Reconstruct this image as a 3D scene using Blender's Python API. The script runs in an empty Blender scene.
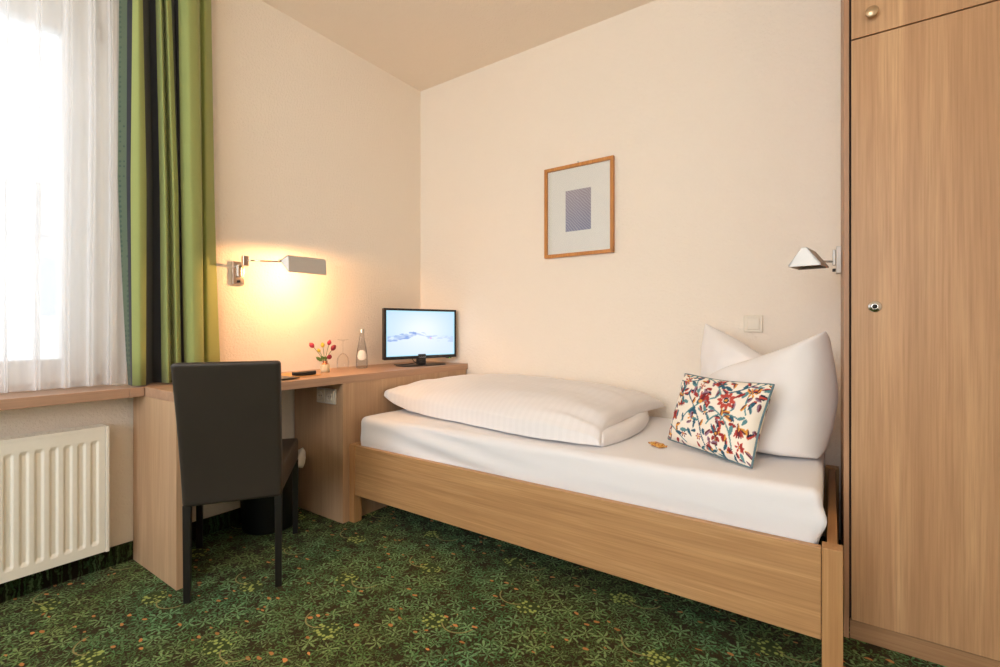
import bpy, bmesh, math, random
import numpy as np
from mathutils import Vector, Matrix, noise
random.seed(7)
C = bpy.context.scene.collection
PI = math.pi

# ------------------------------------------------------------------ helpers
def lin(r, g, b):
    f = lambda c: c / 12.92 if c <= 0.04045 else ((c + 0.055) / 1.055) ** 2.4
    return (f(r / 255), f(g / 255), f(b / 255), 1)

class MB:
    """collects shapes, then links them as one mesh object"""
    def __init__(s): s.v = []; s.f = []; s.m = []; s.sm = []
    def add(s, vs, fs, mi=0, smooth=False):
        o = len(s.v); s.v += [tuple(v) for v in vs]
        for f in fs: s.f.append(tuple(i + o for i in f)); s.m.append(mi); s.sm.append(smooth)
        return s
    def box(s, x0, x1, y0, y1, z0, z1, mi=0):
        return s.add([(x, y, z) for z in (z0, z1) for y in (y0, y1) for x in (x0, x1)],
                     [(0, 2, 3, 1), (4, 5, 7, 6), (0, 1, 5, 4), (2, 6, 7, 3), (0, 4, 6, 2), (1, 3, 7, 5)], mi)
    def lathe(s, prof, c=(0, 0, 0), n=32, axis='z', mi=0, close=False):
        vs = []; k = len(prof)
        for i in range(n):
            a = 2 * PI * i / n
            for r, z in prof:
                p = (r * math.cos(a), r * math.sin(a), z)
                if axis == 'y': p = (p[0], p[2], p[1])
                if axis == 'x': p = (p[2], p[0], p[1])
                vs.append((p[0] + c[0], p[1] + c[1], p[2] + c[2]))
        fs = []
        for i in range(n):
            j = (i + 1) % n
            for q in range(k - 1): fs.append((i * k + q, j * k + q, j * k + q + 1, i * k + q + 1))
        return s.add(vs, fs, mi, True)
    def tube(s, pts, r, n=12, mi=0, caps=True):
        pts = [Vector(p) for p in pts]; rr = r if isinstance(r, (list, tuple)) else [r] * len(pts)
        vs = []; up = None
        for i, p in enumerate(pts):
            t = (pts[min(i + 1, len(pts) - 1)] - pts[max(i - 1, 0)]).normalized()
            if up is None:
                up = t.orthogonal().normalized()
            up = (up - t * up.dot(t)).normalized(); w = t.cross(up)
            for k in range(n):
                a = 2 * PI * k / n; vs.append(p + (up * math.cos(a) + w * math.sin(a)) * rr[i])
        fs = []
        for i in range(len(pts) - 1):
            for k in range(n):
                j = (k + 1) % n; fs.append((i * n + k, i * n + j, (i + 1) * n + j, (i + 1) * n + k))
        s.add(vs, fs, mi, True)
        if caps:
            o = len(s.v) - len(vs)
            s.f.append(tuple(o + k for k in range(n))[::-1]); s.m.append(mi); s.sm.append(False)
            s.f.append(tuple(o + (len(pts) - 1) * n + k for k in range(n))); s.m.append(mi); s.sm.append(False)
        return s
    def build(s, name, mats, parent=None, bevel=0, seg=2, local=False, subsurf=0, weld=False, fix=True):
        me = bpy.data.meshes.new(name); me.from_pydata(s.v, [], s.f)
        mats = mats if isinstance(mats, (list, tuple)) else [mats]
        for m in mats: me.materials.append(m)
        me.polygons.foreach_set('material_index', s.m); me.polygons.foreach_set('use_smooth', s.sm)
        if fix or weld:
            bm = bmesh.new(); bm.from_mesh(me)
            if weld: bmesh.ops.remove_doubles(bm, verts=bm.verts, dist=1e-5)
            if fix: bmesh.ops.recalc_face_normals(bm, faces=bm.faces)
            bm.to_mesh(me); bm.free()
        o = bpy.data.objects.new(name, me); C.objects.link(o)
        if parent is not None:
            if not local:
                bpy.context.view_layer.update(); me.transform(world(parent).inverted())
            o.parent = parent
        if bevel:
            b = o.modifiers.new('b', 'BEVEL'); b.width = bevel; b.segments = seg; b.limit_method = 'ANGLE'; b.angle_limit = math.radians(50)
            b.harden_normals = True
        if subsurf:
            b = o.modifiers.new('s', 'SUBSURF'); b.levels = b.render_levels = subsurf
        return o

def world(o):
    m = Matrix.LocRotScale(o.location, o.rotation_euler, o.scale)
    return world(o.parent) @ m if o.parent else m

def rebase(o, loc):
    """move the origin of a one-mesh thing to its base"""
    o.data.transform(Matrix.Translation(-Vector(loc))); o.location = loc

def thing(name, loc, label, cat, rz=0, group=None):
    o = bpy.data.objects.new(name, None); C.objects.link(o); o.location = loc; o.rotation_euler = (0, 0, rz)
    o.empty_display_size = .05
    return tag(o, label, cat, group)
def tag(o, label, cat, group=None):
    o['label'] = label; o['category'] = cat
    if group: o['group'] = group
    return o
def struct(o): o['kind'] = 'structure'; return o

# ------------------------------------------------------------------ materials
class NT:
    def __init__(s, name):
        s.mat = bpy.data.materials.new(name); s.mat.use_nodes = True; s.t = s.mat.node_tree; s.n = s.t.nodes
        s.p = s.n['Principled BSDF']; s.out = s.n['Material Output']
    def node(s, typ, **k):
        n = s.n.new(typ)
        for a, b in k.items(): setattr(n, a, b)
        return n
    def set(s, sock, v):
        if hasattr(v, 'is_output') or isinstance(v, bpy.types.NodeSocket): s.t.links.new(v, sock)
        else: sock.default_value = v
    def coord(s, kind='Object'): return s.node('ShaderNodeTexCoord').outputs[kind]
    def map(s, vec, scale=(1, 1, 1), loc=(0, 0, 0), rot=(0, 0, 0)):
        m = s.node('ShaderNodeMapping'); s.set(m.inputs['Vector'], vec)
        m.inputs['Scale'].default_value = scale; m.inputs['Location'].default_value = loc; m.inputs['Rotation'].default_value = rot
        return m.outputs[0]
    def noise(s, vec, scale, detail=3, rough=.5, dist=0, out='Fac'):
        n = s.node('ShaderNodeTexNoise'); s.set(n.inputs['Vector'], vec)
        n.inputs['Scale'].default_value = scale; n.inputs['Detail'].default_value = detail
        n.inputs['Roughness'].default_value = rough; n.inputs['Distortion'].default_value = dist
        return n.outputs[out]
    def voro(s, vec, scale, feature='F1', out='Distance', rand=1):
        n = s.node('ShaderNodeTexVoronoi', feature=feature); s.set(n.inputs['Vector'], vec)
        n.inputs['Scale'].default_value = scale; n.inputs['Randomness'].default_value = rand
        return n.outputs[out]
    def math(s, op, a, b=0, c=0, clamp=False):
        n = s.node('ShaderNodeMath', operation=op, use_clamp=clamp)
        for i, v in enumerate((a, b, c)): s.set(n.inputs[i], v)
        return n.outputs[0]
    def vmath(s, op, a, b=(0, 0, 0), out=0):
        n = s.node('ShaderNodeVectorMath', operation=op); s.set(n.inputs[0], a); s.set(n.inputs[1], b)
        return n.outputs[out]
    def ramp(s, fac, stops, interp='LINEAR'):
        n = s.node('ShaderNodeValToRGB'); s.set(n.inputs[0], fac); e = n.color_ramp.elements; n.color_ramp.interpolation = interp
        while len(e) < len(stops): e.new(.5)
        for i, (p, c) in enumerate(stops): e[i].position = p; e[i].color = c
        return n.outputs[0]
    def mix(s, fac, a, b, blend='MIX'):
        n = s.node('ShaderNodeMix', data_type='RGBA', blend_type=blend)
        s.set(n.inputs[0], fac); s.set(n.inputs[6], a); s.set(n.inputs[7], b)
        return n.outputs[2]
    def bump(s, h, strength=.3, dist=.01):
        n = s.node('ShaderNodeBump'); s.set(n.inputs['Height'], h); n.inputs['Strength'].default_value = strength
        n.inputs['Distance'].default_value = dist; s.t.links.new(n.outputs[0], s.p.inputs['Normal']); return n.outputs[0]
    def base(s, col, rough=.5, metal=0, spec=.5):
        s.set(s.p.inputs['Base Color'], col); s.set(s.p.inputs['Roughness'], rough)
        s.p.inputs['Metallic'].default_value = metal; s.p.inputs['Specular IOR Level'].default_value = spec
        return s

def plain(name, col, rough=.5, metal=0, spec=.5, nscale=60, namt=.03):
    m = NT(name); n = m.noise(m.coord(), nscale, 3)
    dark = tuple(c * (1 - namt * 2) for c in col[:3]) + (1,)
    m.base(m.mix(n, dark, col), rough, metal, spec); return m.mat

def wood(name, light, mid, dark, axis='z', rough=.45, scale=1, seed=0, plank=0):
    m = NT(name); co = m.coord()
    st = {'x': (.35, 8, 8), 'y': (8, .35, 8), 'z': (8, 8, .35)}[axis]
    sf = {'x': (1.5, 70, 70), 'y': (70, 1.5, 70), 'z': (70, 70, 1.5)}[axis]
    st = tuple(a * scale for a in st)
    v = m.map(co, st, (seed, seed * 1.7, seed * .6))
    warp = m.noise(v, 1.1, 3, .5, .6)
    n1 = m.noise(v, 2.2, 5, .55, 1.2)
    # cathedral rings
    ring = m.math('SINE', m.math('MULTIPLY', warp, 42))
    ring = m.math('MULTIPLY_ADD', ring, .5, .5)
    fine = m.noise(m.map(co, sf), 2.2, 4, .6)
    band = m.noise(m.map(co, tuple(a * (1 if a > 1 else .3) for a in st), (seed * 3, seed, 2)), .9, 1)
    dk = tuple(a * .45 + b * .55 for a, b in zip(dark, mid)); c = m.ramp(n1, [(.25, dk), (.5, mid), (.72, light)])
    c = m.mix(m.math('MULTIPLY', ring, .20), c, dark)
    c = m.mix(m.math('MULTIPLY', m.math('SUBTRACT', fine, .42, clamp=True), 2.2), c, dark)
    c = m.mix(m.ramp(band, [(.42, (0, 0, 0, 1)), (.5, (.35,) * 3 + (1,)), (.62, (0, 0, 0, 1))]), c, dark)
    # a few knots
    kv = m.map(co, tuple(1.0 if a < 1 * scale else .45 * a / scale for a in st), (seed * .37 + .13, .21 + seed, .4))
    kd = m.voro(kv, 1.15)
    knot = m.ramp(kd, [(0, (1, 1, 1, 1)), (.035, (.6,) * 3 + (1,)), (.07, (0, 0, 0, 1))])
    c = m.mix(m.math('MULTIPLY', knot, .55), c, tuple(x * .45 for x in dark[:3]) + (1,))
    m.base(c, rough, spec=.35); m.bump(fine, .08, .002)
    return m.mat

M = {}
M['ward'] = wood('wardrobe_wood', lin(210, 170, 126), lin(196, 153, 112), lin(160, 120, 84), 'z', .42, .8, 3)
M['ward_x'] = wood('wardrobe_wood_flat', lin(196, 156, 114), lin(176, 136, 98), lin(140, 104, 74), 'x', .45, .9, 5)
M['ward_s'] = wood('wardrobe_edge', lin(196, 152, 116), lin(178, 136, 104), lin(150, 112, 84), 'z', .45, 1, 6)
M['bed'] = wood('oak_rail', lin(206, 164, 116), lin(194, 150, 102), lin(160, 118, 78), 'x', .4, 1.4, 1)
M['bed_z'] = wood('oak_post', lin(208, 164, 114), lin(194, 149, 100), lin(162, 116, 74), 'z', .4, 1.2, 2)
M['bed_y'] = wood('oak_end_rail', lin(212, 162, 106), lin(198, 146, 92), lin(164, 116, 72), 'y', .4, 1.2, 2)
M['desk_z'] = wood('desk_wood', lin(206, 174, 140), lin(194, 160, 126), lin(170, 136, 106), 'z', .42, 1.1, 8)
M['desk_y'] = wood('desk_top_wood', lin(196, 160, 130), lin(184, 148, 120), lin(160, 126, 102), 'y', .38, 1.2, 9)
M['sill'] = wood('sill_wood', lin(198, 164, 136), lin(188, 152, 126), lin(166, 132, 108), 'y', .3, 1.3, 4)
M['dark_gap'] = plain('dark_gap', lin(52, 38, 28), .8)

def wall_mat(name, col):
    m = NT(name); co = m.coord()
    n = m.noise(co, 9, 2); 
    m.base(m.mix(m.math('MULTIPLY', n, .5), col, tuple(c * .965 for c in col[:3]) + (1,)), .85, spec=.2)
    h = m.noise(co, 85, 3, .55); h2 = m.noise(co, 240, 2)
    m.bump(m.math('MULTIPLY_ADD', h2, .4, h), .55, .008); return m.mat
M['wall'] = wall_mat('textured_paint', lin(245, 234, 219))
M['ceil'] = wall_mat('ceiling_paint', lin(248, 235, 218))
M['white_paint'] = plain('white_paint', lin(240, 240, 238), .35)
M['rad'] = plain('radiator_enamel', lin(242, 236, 222), .35)
M['chrome'] = plain('chrome', lin(225, 220, 214), .14, 1)
M['brushed'] = plain('brushed_nickel', lin(206, 198, 188), .33, 1)
M['satin'] = plain('satin_shade', lin(200, 194, 186), .42, .35)
M['black_pl'] = plain('black_plastic', lin(24, 22, 24), .35)
M['black_wood'] = plain('black_lacquer', lin(26, 22, 20), .38)
M['bin'] = plain('bin_plastic', lin(20, 20, 20), .45)
M['liner'] = plain('bin_liner', lin(225, 222, 216), .5)
M['cream_pl'] = plain('cream_plastic', lin(228, 216, 194), .35)
M['grey_pl'] = plain('grey_plastic', lin(216, 208, 196), .4)
M['frame'] = wood('picture_frame_wood', lin(218, 156, 88), lin(206, 142, 76), lin(176, 112, 56), 'z', .4, 3, 4)
M['mat'] = plain('mount_board', lin(246, 238, 226), .8)
M['gold'] = plain('gold_foil', lin(214, 150, 60), .3, .7)
M['copper'] = plain('copper_band', lin(200, 130, 90), .25, .8)

# leather
m = NT('brown_leather'); co = m.coord()
m.base(m.mix(m.noise(co, 6, 3), lin(44, 38, 33), lin(56, 48, 42)), .46, spec=.5)
m.bump(m.math('ADD', m.voro(co, 420, 'DISTANCE_TO_EDGE'), m.noise(co, 14, 2)), .12, .002); M['leather'] = m.mat

# linens
def linen(name, col, bump=.15, sc=40, stripes=None, rough=.8):
    m = NT(name); co = m.coord(); c = col; r = rough
    if stripes:
        w = m.node('ShaderNodeTexWave', wave_type='BANDS', bands_direction=stripes[0]); m.set(w.inputs['Vector'], co)
        w.inputs['Scale'].default_value = stripes[1]
        f = m.ramp(w.outputs['Fac'], [(.42, (0, 0, 0, 1)), (.58, (1, 1, 1, 1))])
        c = m.mix(f, col, tuple(x * .975 for x in col[:3]) + (1,)); r = m.mix(f, (.8,) * 3 + (1,), (.6,) * 3 + (1,))
    m.base(c, r, spec=.25); m.p.inputs['Sheen Weight'].default_value = .15
    m.bump(m.noise(co, sc, 4, .6), bump, .006); return m.mat
M['sheet'] = linen('white_sheet', lin(232, 230, 231), .12, 22)
M['duvet'] = linen('striped_satin_duvet', lin(234, 230, 229), .1, 18, ('X', 9))
M['pillow'] = linen('white_pillowcase', lin(235, 231, 229), .2, 16)

# carpet --------------------------------------------------------------
def carpet(name, dim=1.0, pattern=True):
    m = NT(name); co = m.coord()
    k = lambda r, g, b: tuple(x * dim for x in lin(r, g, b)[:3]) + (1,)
    wob = m.vmath('SUBTRACT', m.noise(co, 30, 2, out='Color'), (.5, .5, .5))
    sc = m.node('ShaderNodeVectorMath', operation='SCALE'); m.set(sc.inputs[0], wob); sc.inputs['Scale'].default_value = .02
    d = m.vmath('ADD', co, sc.outputs[0])
    tone = m.noise(co, 2.0, 2); grit = m.noise(co, 150, 2)
    def fern(scale, off, npet, rmax):
        v = m.vmath('MULTIPLY', m.vmath('ADD', d, off), (1, 1, 0))
        vt = m.node('ShaderNodeTexVoronoi', feature='F1'); m.set(vt.inputs['Vector'], v); vt.inputs['Scale'].default_value = scale
        loc = m.vmath('SUBTRACT', v, vt.outputs['Position'])
        x = m.node('ShaderNodeSeparateXYZ'); m.set(x.inputs[0], loc)
        a = m.math('ARCTAN2', x.outputs[1], x.outputs[0]); r = m.vmath('LENGTH', loc, out='Value')
        rn = m.node('ShaderNodeSeparateColor'); m.set(rn.inputs[0], vt.outputs['Color'])
        ph = m.math('MULTIPLY_ADD', rn.outputs[0], 20, m.math('MULTIPLY', r, m.math('MULTIPLY_ADD', rn.outputs[1], 120, -60)))
        c = m.math('COSINE', m.math('MULTIPLY_ADD', a, npet, ph))
        thr = m.math('MULTIPLY_ADD', r, 1.1 / rmax, -.45)
        pet = m.math('MULTIPLY', m.math('SUBTRACT', c, thr), 2.6, clamp=True)
        return m.math('MULTIPLY', pet, m.math('LESS_THAN', r, rmax)), rn.outputs[2]
    f1, r1 = fern(19, (0, 0, 0), 6, .034)
    f2, r2 = fern(27, (3.17, 1.31, 0), 5, .024)
    f3, r3 = fern(44, (7.3, 4.4, 0), 4, .014)
    dark = m.mix(m.noise(co, 14, 2), k(38, 31, 12), k(66, 53, 22))
    tn = m.ramp(tone, [(.38, (0, 0, 0, 1)), (.62, (1, 1, 1, 1))])
    g1 = m.mix(tn, k(84, 134, 84), k(98, 132, 68)); g2 = m.mix(tn, k(68, 108, 58), k(88, 108, 52)); g3 = m.mix(tn, k(124, 168, 114), k(142, 162, 96))
    c = m.mix(m.math('MULTIPLY', f3, .8), dark, g2)
    c = m.mix(m.math('MULTIPLY', f2, m.math('MULTIPLY_ADD', r2, .6, .3)), c, g1)
    c = m.mix(m.math('MULTIPLY', f1, m.math('MULTIPLY_ADD', r1, .55, .35)), c, g3)
    c = m.mix(m.math('MULTIPLY', m.math('GREATER_THAN', grit, .55), .45), c, k(28, 28, 12))
    ov = m.map(d, (1, 1.9, 0), (.3, .7, 0), (0, 0, .35))
    od = m.voro(ov, 16); oc = m.voro(ov, 16, out='Color')
    pick = m.node('ShaderNodeSeparateColor'); m.set(pick.inputs[0], oc)
    om = m.math('MULTIPLY', m.math('LESS_THAN', od, .17 if pattern else -1), m.math('GREATER_THAN', pick.outputs[0], .42))
    c = m.mix(om, c, m.mix(pick.outputs[1], k(214, 142, 82), k(160, 108, 56)))
    if pattern:
        ball = m.voro(m.vmath('MULTIPLY', co, (1, 1, 0)), 66, rand=.7)
        bm_ = m.ramp(ball, [(.34, (1, 1, 1, 1)), (.52, (0, 0, 0, 1))])
        xyz = m.node('ShaderNodeSeparateXYZ'); m.set(xyz.inputs[0], co)
        wn = m.math('MULTIPLY', m.math('SUBTRACT', m.noise(co, 45, 1), .5), 1.0)
        for ox, oy, sg in ((-1.87, 1.48, 1), (-1.61, 1.23, -1)):
            dx = m.math('WRAP', m.math('SUBTRACT', xyz.outputs[0], ox), .24, -.24)
            dy = m.math('WRAP', m.math('SUBTRACT', xyz.outputs[1], oy), .25, -.25)
            q = m.math('SQRT', m.math('ADD', m.math('POWER', m.math('DIVIDE', dx, .046), 2), m.math('POWER', m.math('DIVIDE', dy, .036), 2)))
            mask = m.math('LESS_THAN', m.math('ADD', q, m.math('MULTIPLY', wn, .7)), 1.08)
            c = m.mix(mask, c, m.mix(bm_, k(58, 70, 30), k(164, 176, 92)))
            ax = m.math('ADD', dx, .075 * sg); ay = m.math('SUBTRACT', dy, .045)
            rr = m.math('SQRT', m.math('ADD', m.math('MULTIPLY', ax, ax), m.math('MULTIPLY', ay, ay)))
            ring = m.math('LESS_THAN', m.math('ABSOLUTE', m.math('SUBTRACT', rr, .062)), .0026)
            ring = m.math('MULTIPLY', ring, m.math('LESS_THAN', m.math('ADD', ay, m.math('MULTIPLY', ax, .3 * sg)), -.028))
            c = m.mix(m.math('MULTIPLY', ring, .8), c, k(156, 144, 90))
    m.base(c, .95, spec=.1); m.p.inputs['Sheen Weight'].default_value = .04
    m.bump(m.math('ADD', m.noise(co, 420, 2), m.math('MULTIPLY', f1, .4)), .5, .006)
    return m.mat
M['carpet'] = carpet('patterned_green_carpet')
M['carpet_base'] = carpet('carpet_skirting_shaded', .3, False)  # darker carpet border, with its shade also dimmed into the colours

# sheer and curtain fabrics
m = NT('sheer_voile'); t = m.t; co = m.coord()
tr = m.node('ShaderNodeBsdfTransparent'); df = m.node('ShaderNodeBsdfDiffuse'); tl = m.node('ShaderNodeBsdfTranslucent')
df.inputs[0].default_value = lin(250, 250, 250); tl.inputs[0].default_value = lin(250, 250, 252)
m1 = m.node('ShaderNodeMixShader'); m1.inputs[0].default_value = .55; t.links.new(df.outputs[0], m1.inputs[1]); t.links.new(tl.outputs[0], m1.inputs[2])
m2 = m.node('ShaderNodeMixShader'); m2.inputs[0].default_value = .5
t.links.new(tr.outputs[0], m2.inputs[1]); t.links.new(m1.outputs[0], m2.inputs[2]); t.links.new(m2.outputs[0], m.out.inputs[0]); M['sheer'] = m.mat

def cloth(name, c1, c2=None, sc=0, transl=.12):
    m = NT(name); co = m.coord(); col = m.mix(m.noise(co, 200, 2), c1, tuple(x * .9 for x in c1[:3]) + (1,))
    if c2: col = m.mix(m.math('LESS_THAN', m.voro(m.map(co, (1, 1, 1)), sc, rand=.15), .33), col, c2)
    m.base(col, .75, spec=.2); m.p.inputs['Sheen Weight'].default_value = .2; m.bump(m.noise(co, 300, 2), .1, .002)
    tl = m.node('ShaderNodeBsdfTranslucent'); m.set(tl.inputs[0], col)
    mx = m.node('ShaderNodeMixShader'); mx.inputs[0].default_value = transl
    m.t.links.new(m.p.outputs[0], mx.inputs[1]); m.t.links.new(tl.outputs[0], mx.inputs[2]); m.t.links.new(mx.outputs[0], m.out.inputs[0])
    return m.mat
M['lime'] = cloth('lime_curtain', lin(164, 174, 106))
M['charcoal'] = cloth('charcoal_curtain', lin(46, 48, 54), transl=.02)
M['teal'] = cloth('dotted_green_curtain', lin(90, 104, 84), lin(66, 84, 72), 48, .05)

# glass
def thin_glass(name, tint=(1, 1, 1, 1), edge=.6, rough=.02, blend=.25):
    m = NT(name); lw = m.node('ShaderNodeLayerWeight'); lw.inputs[0].default_value = blend
    tr = m.node('ShaderNodeBsdfTransparent'); tr.inputs[0].default_value = tint
    gl = m.node('ShaderNodeBsdfGlossy'); gl.inputs['Roughness'].default_value = rough
    mx = m.node('ShaderNodeMixShader'); m.set(mx.inputs[0], m.math('MULTIPLY', lw.outputs['Fresnel'], edge, clamp=True))
    m.t.links.new(tr.outputs[0], mx.inputs[1]); m.t.links.new(gl.outputs[0], mx.inputs[2]); m.t.links.new(mx.outputs[0], m.out.inputs[0])
    return m.mat
M['pane'] = thin_glass('window_pane', edge=.8, blend=.12)
M['pic_glass'] = thin_glass('picture_glass', edge=1, blend=.3)
M['clear'] = thin_glass('clear_glass', (.97, .97, .96, 1), .35, .02, .2)
M['bottle'] = thin_glass('bottle_glass', (.86, .87, .88, 1), .6, .02, .25)

def emit(name, col, st):
    m = NT(name); m.base(col, .5); m.set(m.p.inputs['Emission Color'], col); m.p.inputs['Emission Strength'].default_value = st; return m.mat

def vcol(name, rough=.8, emission=0, spec=.3, bump=None):
    m = NT(name); a = m.node('ShaderNodeVertexColor'); a.layer_name = 'col'
    m.base(a.outputs[0], rough, spec=spec)
    if emission:
        m.t.links.remove(m.p.inputs['Base Color'].links[0])
        m.set(m.p.inputs['Base Color'], (0.01, .01, .01, 1))
        m.set(m.p.inputs['Emission Color'], a.outputs[0]); m.p.inputs['Emission Strength'].default_value = emission
    if bump: m.bump(m.noise(m.coord(), bump, 2), .2, .002)
    return m.mat

# ------------------------------------------------------------------ room
WX, WY, CZ = -2.53, 2.593, 2.782
RX, RY = 1.5, -2.3          # the far sides, behind the camera
OY0, OY1, OZ0, OZ1 = -1.25, .745, .725, 2.56     # window opening
o = MB().box(WX - .25, RX, RY, WY, -.08, 0).build('floor', M['carpet']); struct(o)
o = MB().box(WX - .25, RX, RY, WY, CZ, CZ + .1).build('ceiling', M['ceil']); struct(o)
mb = MB()
ys = [RY, OY0, OY1, WY]; zs = [0, OZ0, OZ1, CZ]
mb.box(WX - .25, WX, RY, OY0, 0, CZ); mb.box(WX - .25, WX, OY1, WY, 0, CZ)
mb.box(WX - .25, WX, OY0, OY1, 0, OZ0); mb.box(WX - .25, WX, OY0, OY1, OZ1, CZ)
struct(mb.build('wall_left', M['wall']))
struct(MB().box(WX - .25, RX + .1, WY, WY + .1, 0, CZ).build('wall_back', M['wall']))
struct(MB().box(RX, RX + .1, RY, WY, 0, CZ).build('wall_right', M['wall']))
WA, WB, WC, WD = -1.9, .5, .8, 2.5
struct(MB().box(WX - .25, WA, RY - .2, RY, 0, CZ).box(WB, RX + .1, RY - .2, RY, 0, CZ).box(WA, WB, RY - .2, RY, 0, WC).box(WA, WB, RY - .2, RY, WD, CZ).build('wall_front', M['wall']))
w2 = bpy.data.objects.new('added_window', None); C.objects.link(w2); w2.location = ((WA + WB) / 2, RY - .1, WC); struct(w2)  # unseen window, added so fill light can enter from behind the camera
mb = MB()
for a, b in ((WA, WA + .06), (WB - .06, WB), ((WA + WB) / 2 - .04, (WA + WB) / 2 + .04)): mb.box(a, b, RY - .14, RY - .08, WC, WD)
mb.box(WA, WB, RY - .14, RY - .08, WC, WC + .06).box(WA, WB, RY - .14, RY - .08, WD - .06, WD); mb.build('window_frame', M['white_paint'], w2)
MB().box(WA + .06, WB - .06, RY - .112, RY - .108, WC + .06, WD - .06).build('pane', M['pane'], w2)
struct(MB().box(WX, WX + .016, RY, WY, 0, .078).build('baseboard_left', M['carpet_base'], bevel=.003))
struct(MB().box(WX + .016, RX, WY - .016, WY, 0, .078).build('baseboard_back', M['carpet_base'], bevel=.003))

# window: frame, two sashes, panes, sill
win = bpy.data.objects.new('window_1', None); C.objects.link(win); win.location = (WX - .12, (OY0 + OY1) / 2, OZ0); struct(win)
fx0, fx1 = WX - .19, WX - .12
mb = MB()
mb.box(fx0, fx1, OY0, OY0 + .05, OZ0 + .04, OZ1); mb.box(fx0, fx1, OY1 - .05, OY1, OZ0 + .04, OZ1)
mb.box(fx0, fx1, OY0 + .05, OY1 - .05, OZ0 + .04, OZ0 + .08); mb.box(fx0, fx1, OY0 + .05, OY1 - .05, OZ1 - .07, OZ1)
mb.build('window_frame', M['white_paint'], win, bevel=.004)
ym = (OY0 + OY1) / 2
for a, b in ((OY0 + .04, ym - .004), (ym + .004, OY1 - .04)):
    z0, z1 = OZ0 + .06, OZ1 - .05; w = .115; mb = MB(); sx0, sx1 = fx0 + .01, fx1 + .018
    zt = 2.25
    mb.box(sx0, sx1, a, a + w, z0, z1); mb.box(sx0, sx1, b - w, b, z0, z1)
    mb.box(sx0, sx1, a + w, b - w, z0, .885); mb.box(sx0, sx1, a + w, b - w, zt, z1)
    s = mb.build('sash', M['white_paint'], win, bevel=.006)
    MB().box(sx0 + .03, sx0 + .036, a + w - .01, b - w + .01, .875, zt + .01).build('pane', M['pane'], s)
    mb = MB()
    for hz in (.82, 2.31): mb.tube([(fx1 + .022, b + .006, hz - .035), (fx1 + .022, b + .006, hz + .035)], .009)
    mb.build('hinge', M['brushed'], s)
MB().box(fx1 - .02, -2.38, OY0 + .001, OY1 - .001, .726, .765).box(WX + .001, -2.38, OY1 - .001, .795, .726, .765)\
    .box(WX + .001, -2.38, OY0 - .04, OY0 + .001, .726, .765).build('window_sill', M['sill'], win, bevel=.002)

# radiator
rad = thing('radiator', (-2.46, .05, .1), 'cream panel radiator with vertical ribs on the wall under the window sill', 'radiator')
ry0, ry1, rz0, rz1, rxf = -.55, .675, .105, .602, -2.425
mb = MB(); nz = 24; 
# ribbed front sheet
ribs = []; y = .641 + .009
cols = []
yy = ry1
prof = [(ry1, 0)]
yc = .641
while yc > ry0 + .03:
    prof += [(yc + .0125, 0), (yc + .007, 1), (yc - .007, 1), (yc - .0125, 0)]; yc -= .0407
prof += [(ry0, 0)]
zl = [(rz0, 0), (rz0 + .035, 0), (rz0 + .05, 1), (rz1 - .055, 1), (rz1 - .04, 0), (rz1, 0)]
vs = []
for z, k in zl:
    for y, r in prof: vs.append((rxf - (.0075 if (r and k) else 0), y, z))
n = len(prof); fs = [(i * n + j, i * n + j + 1, (i + 1) * n + j + 1, (i + 1) * n + j) for i in range(len(zl) - 1) for j in range(n - 1)]
mb.add(vs, fs, 0, False)
mb.box(rxf - .03, rxf - .012, ry0, ry1, rz0, rz1)
o = mb.build('front_panel', M['rad'], rad, fix=True)
b = o.modifiers.new('b', 'BEVEL'); b.width = .0035; b.segments = 3; b.limit_method = 'ANGLE'; b.angle_limit = .3
MB().box(WX + .03, rxf - .031, ry0 + .01, ry1 - .004, rz0 + .01, rz1 - .01).build('back_panel', M['rad'], rad, bevel=.004)
MB().box(WX + .022, rxf + .003, ry1 + .001, ry1 + .014, rz0 - .003, rz1 + .013).build('side_cover', M['rad'], rad, bevel=.003)
mb = MB().box(rxf - .012, rxf + .002, ry0, ry1, rz1 + .001, rz1 + .012).box(WX + .022, WX + .034, ry0, ry1, rz1 + .001, rz1 + .012)
for i in range(60):
    y = ry0 + .01 + i * .0203; mb.box(WX + .034, rxf - .012, y, y + .0165, rz1 + .002, rz1 + .0105)
mb.build('top_grille', M['rad'], rad)
for by in (-.2, .4): MB().box(WX + .0005, WX + .03, by, by + .04, .2, .5).build('bracket', M['rad'], rad)

# sheer curtain --------------------------------------------------------
def sheer():
    mb = MB(); N = 900; zl = [.776, 1.1, 1.5, 1.9, 2.3, 2.5, CZ - .012]
    vs = []
    for iz, z in enumerate(zl):
        k = (z - .776) / 2.0
        for i in range(N + 1):
            t = i / N; y = -1.22 + t * 1.985
            w = 24 * t + 1.3 * math.sin(7 * t) + .6 * math.sin(17 * t + 1)
            ph = 2 * PI * w
            a = .017 * (1 + .5 * math.sin(11 * t + 2)) * (1 - .2 * k)
            x = -2.495 + a * math.sin(ph + .35 * math.sin(2 * ph)) + .004 * math.sin(5 * ph + z)
            y2 = y + .021 * math.sin(ph + .9) * (1 + .4 * math.sin(23 * t)) + .004 * math.sin(3 * z + 9 * t)
            if y2 > .76: y2 = .76
            vs.append((x, y2, z))
    n = N + 1
    fs = [(r * n + i, r * n + i + 1, (r + 1) * n + i + 1, (r + 1) * n + i) for r in range(len(zl) - 1) for i in range(N)]
    mb.add(vs, fs, 0, True); return mb.build('sheer_curtain', M['sheer'], fix=False)
o = sheer(); rebase(o, (-2.472, -.2, .776)); tag(o, 'translucent white pleated net curtain hanging across the window', 'curtain')

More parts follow.
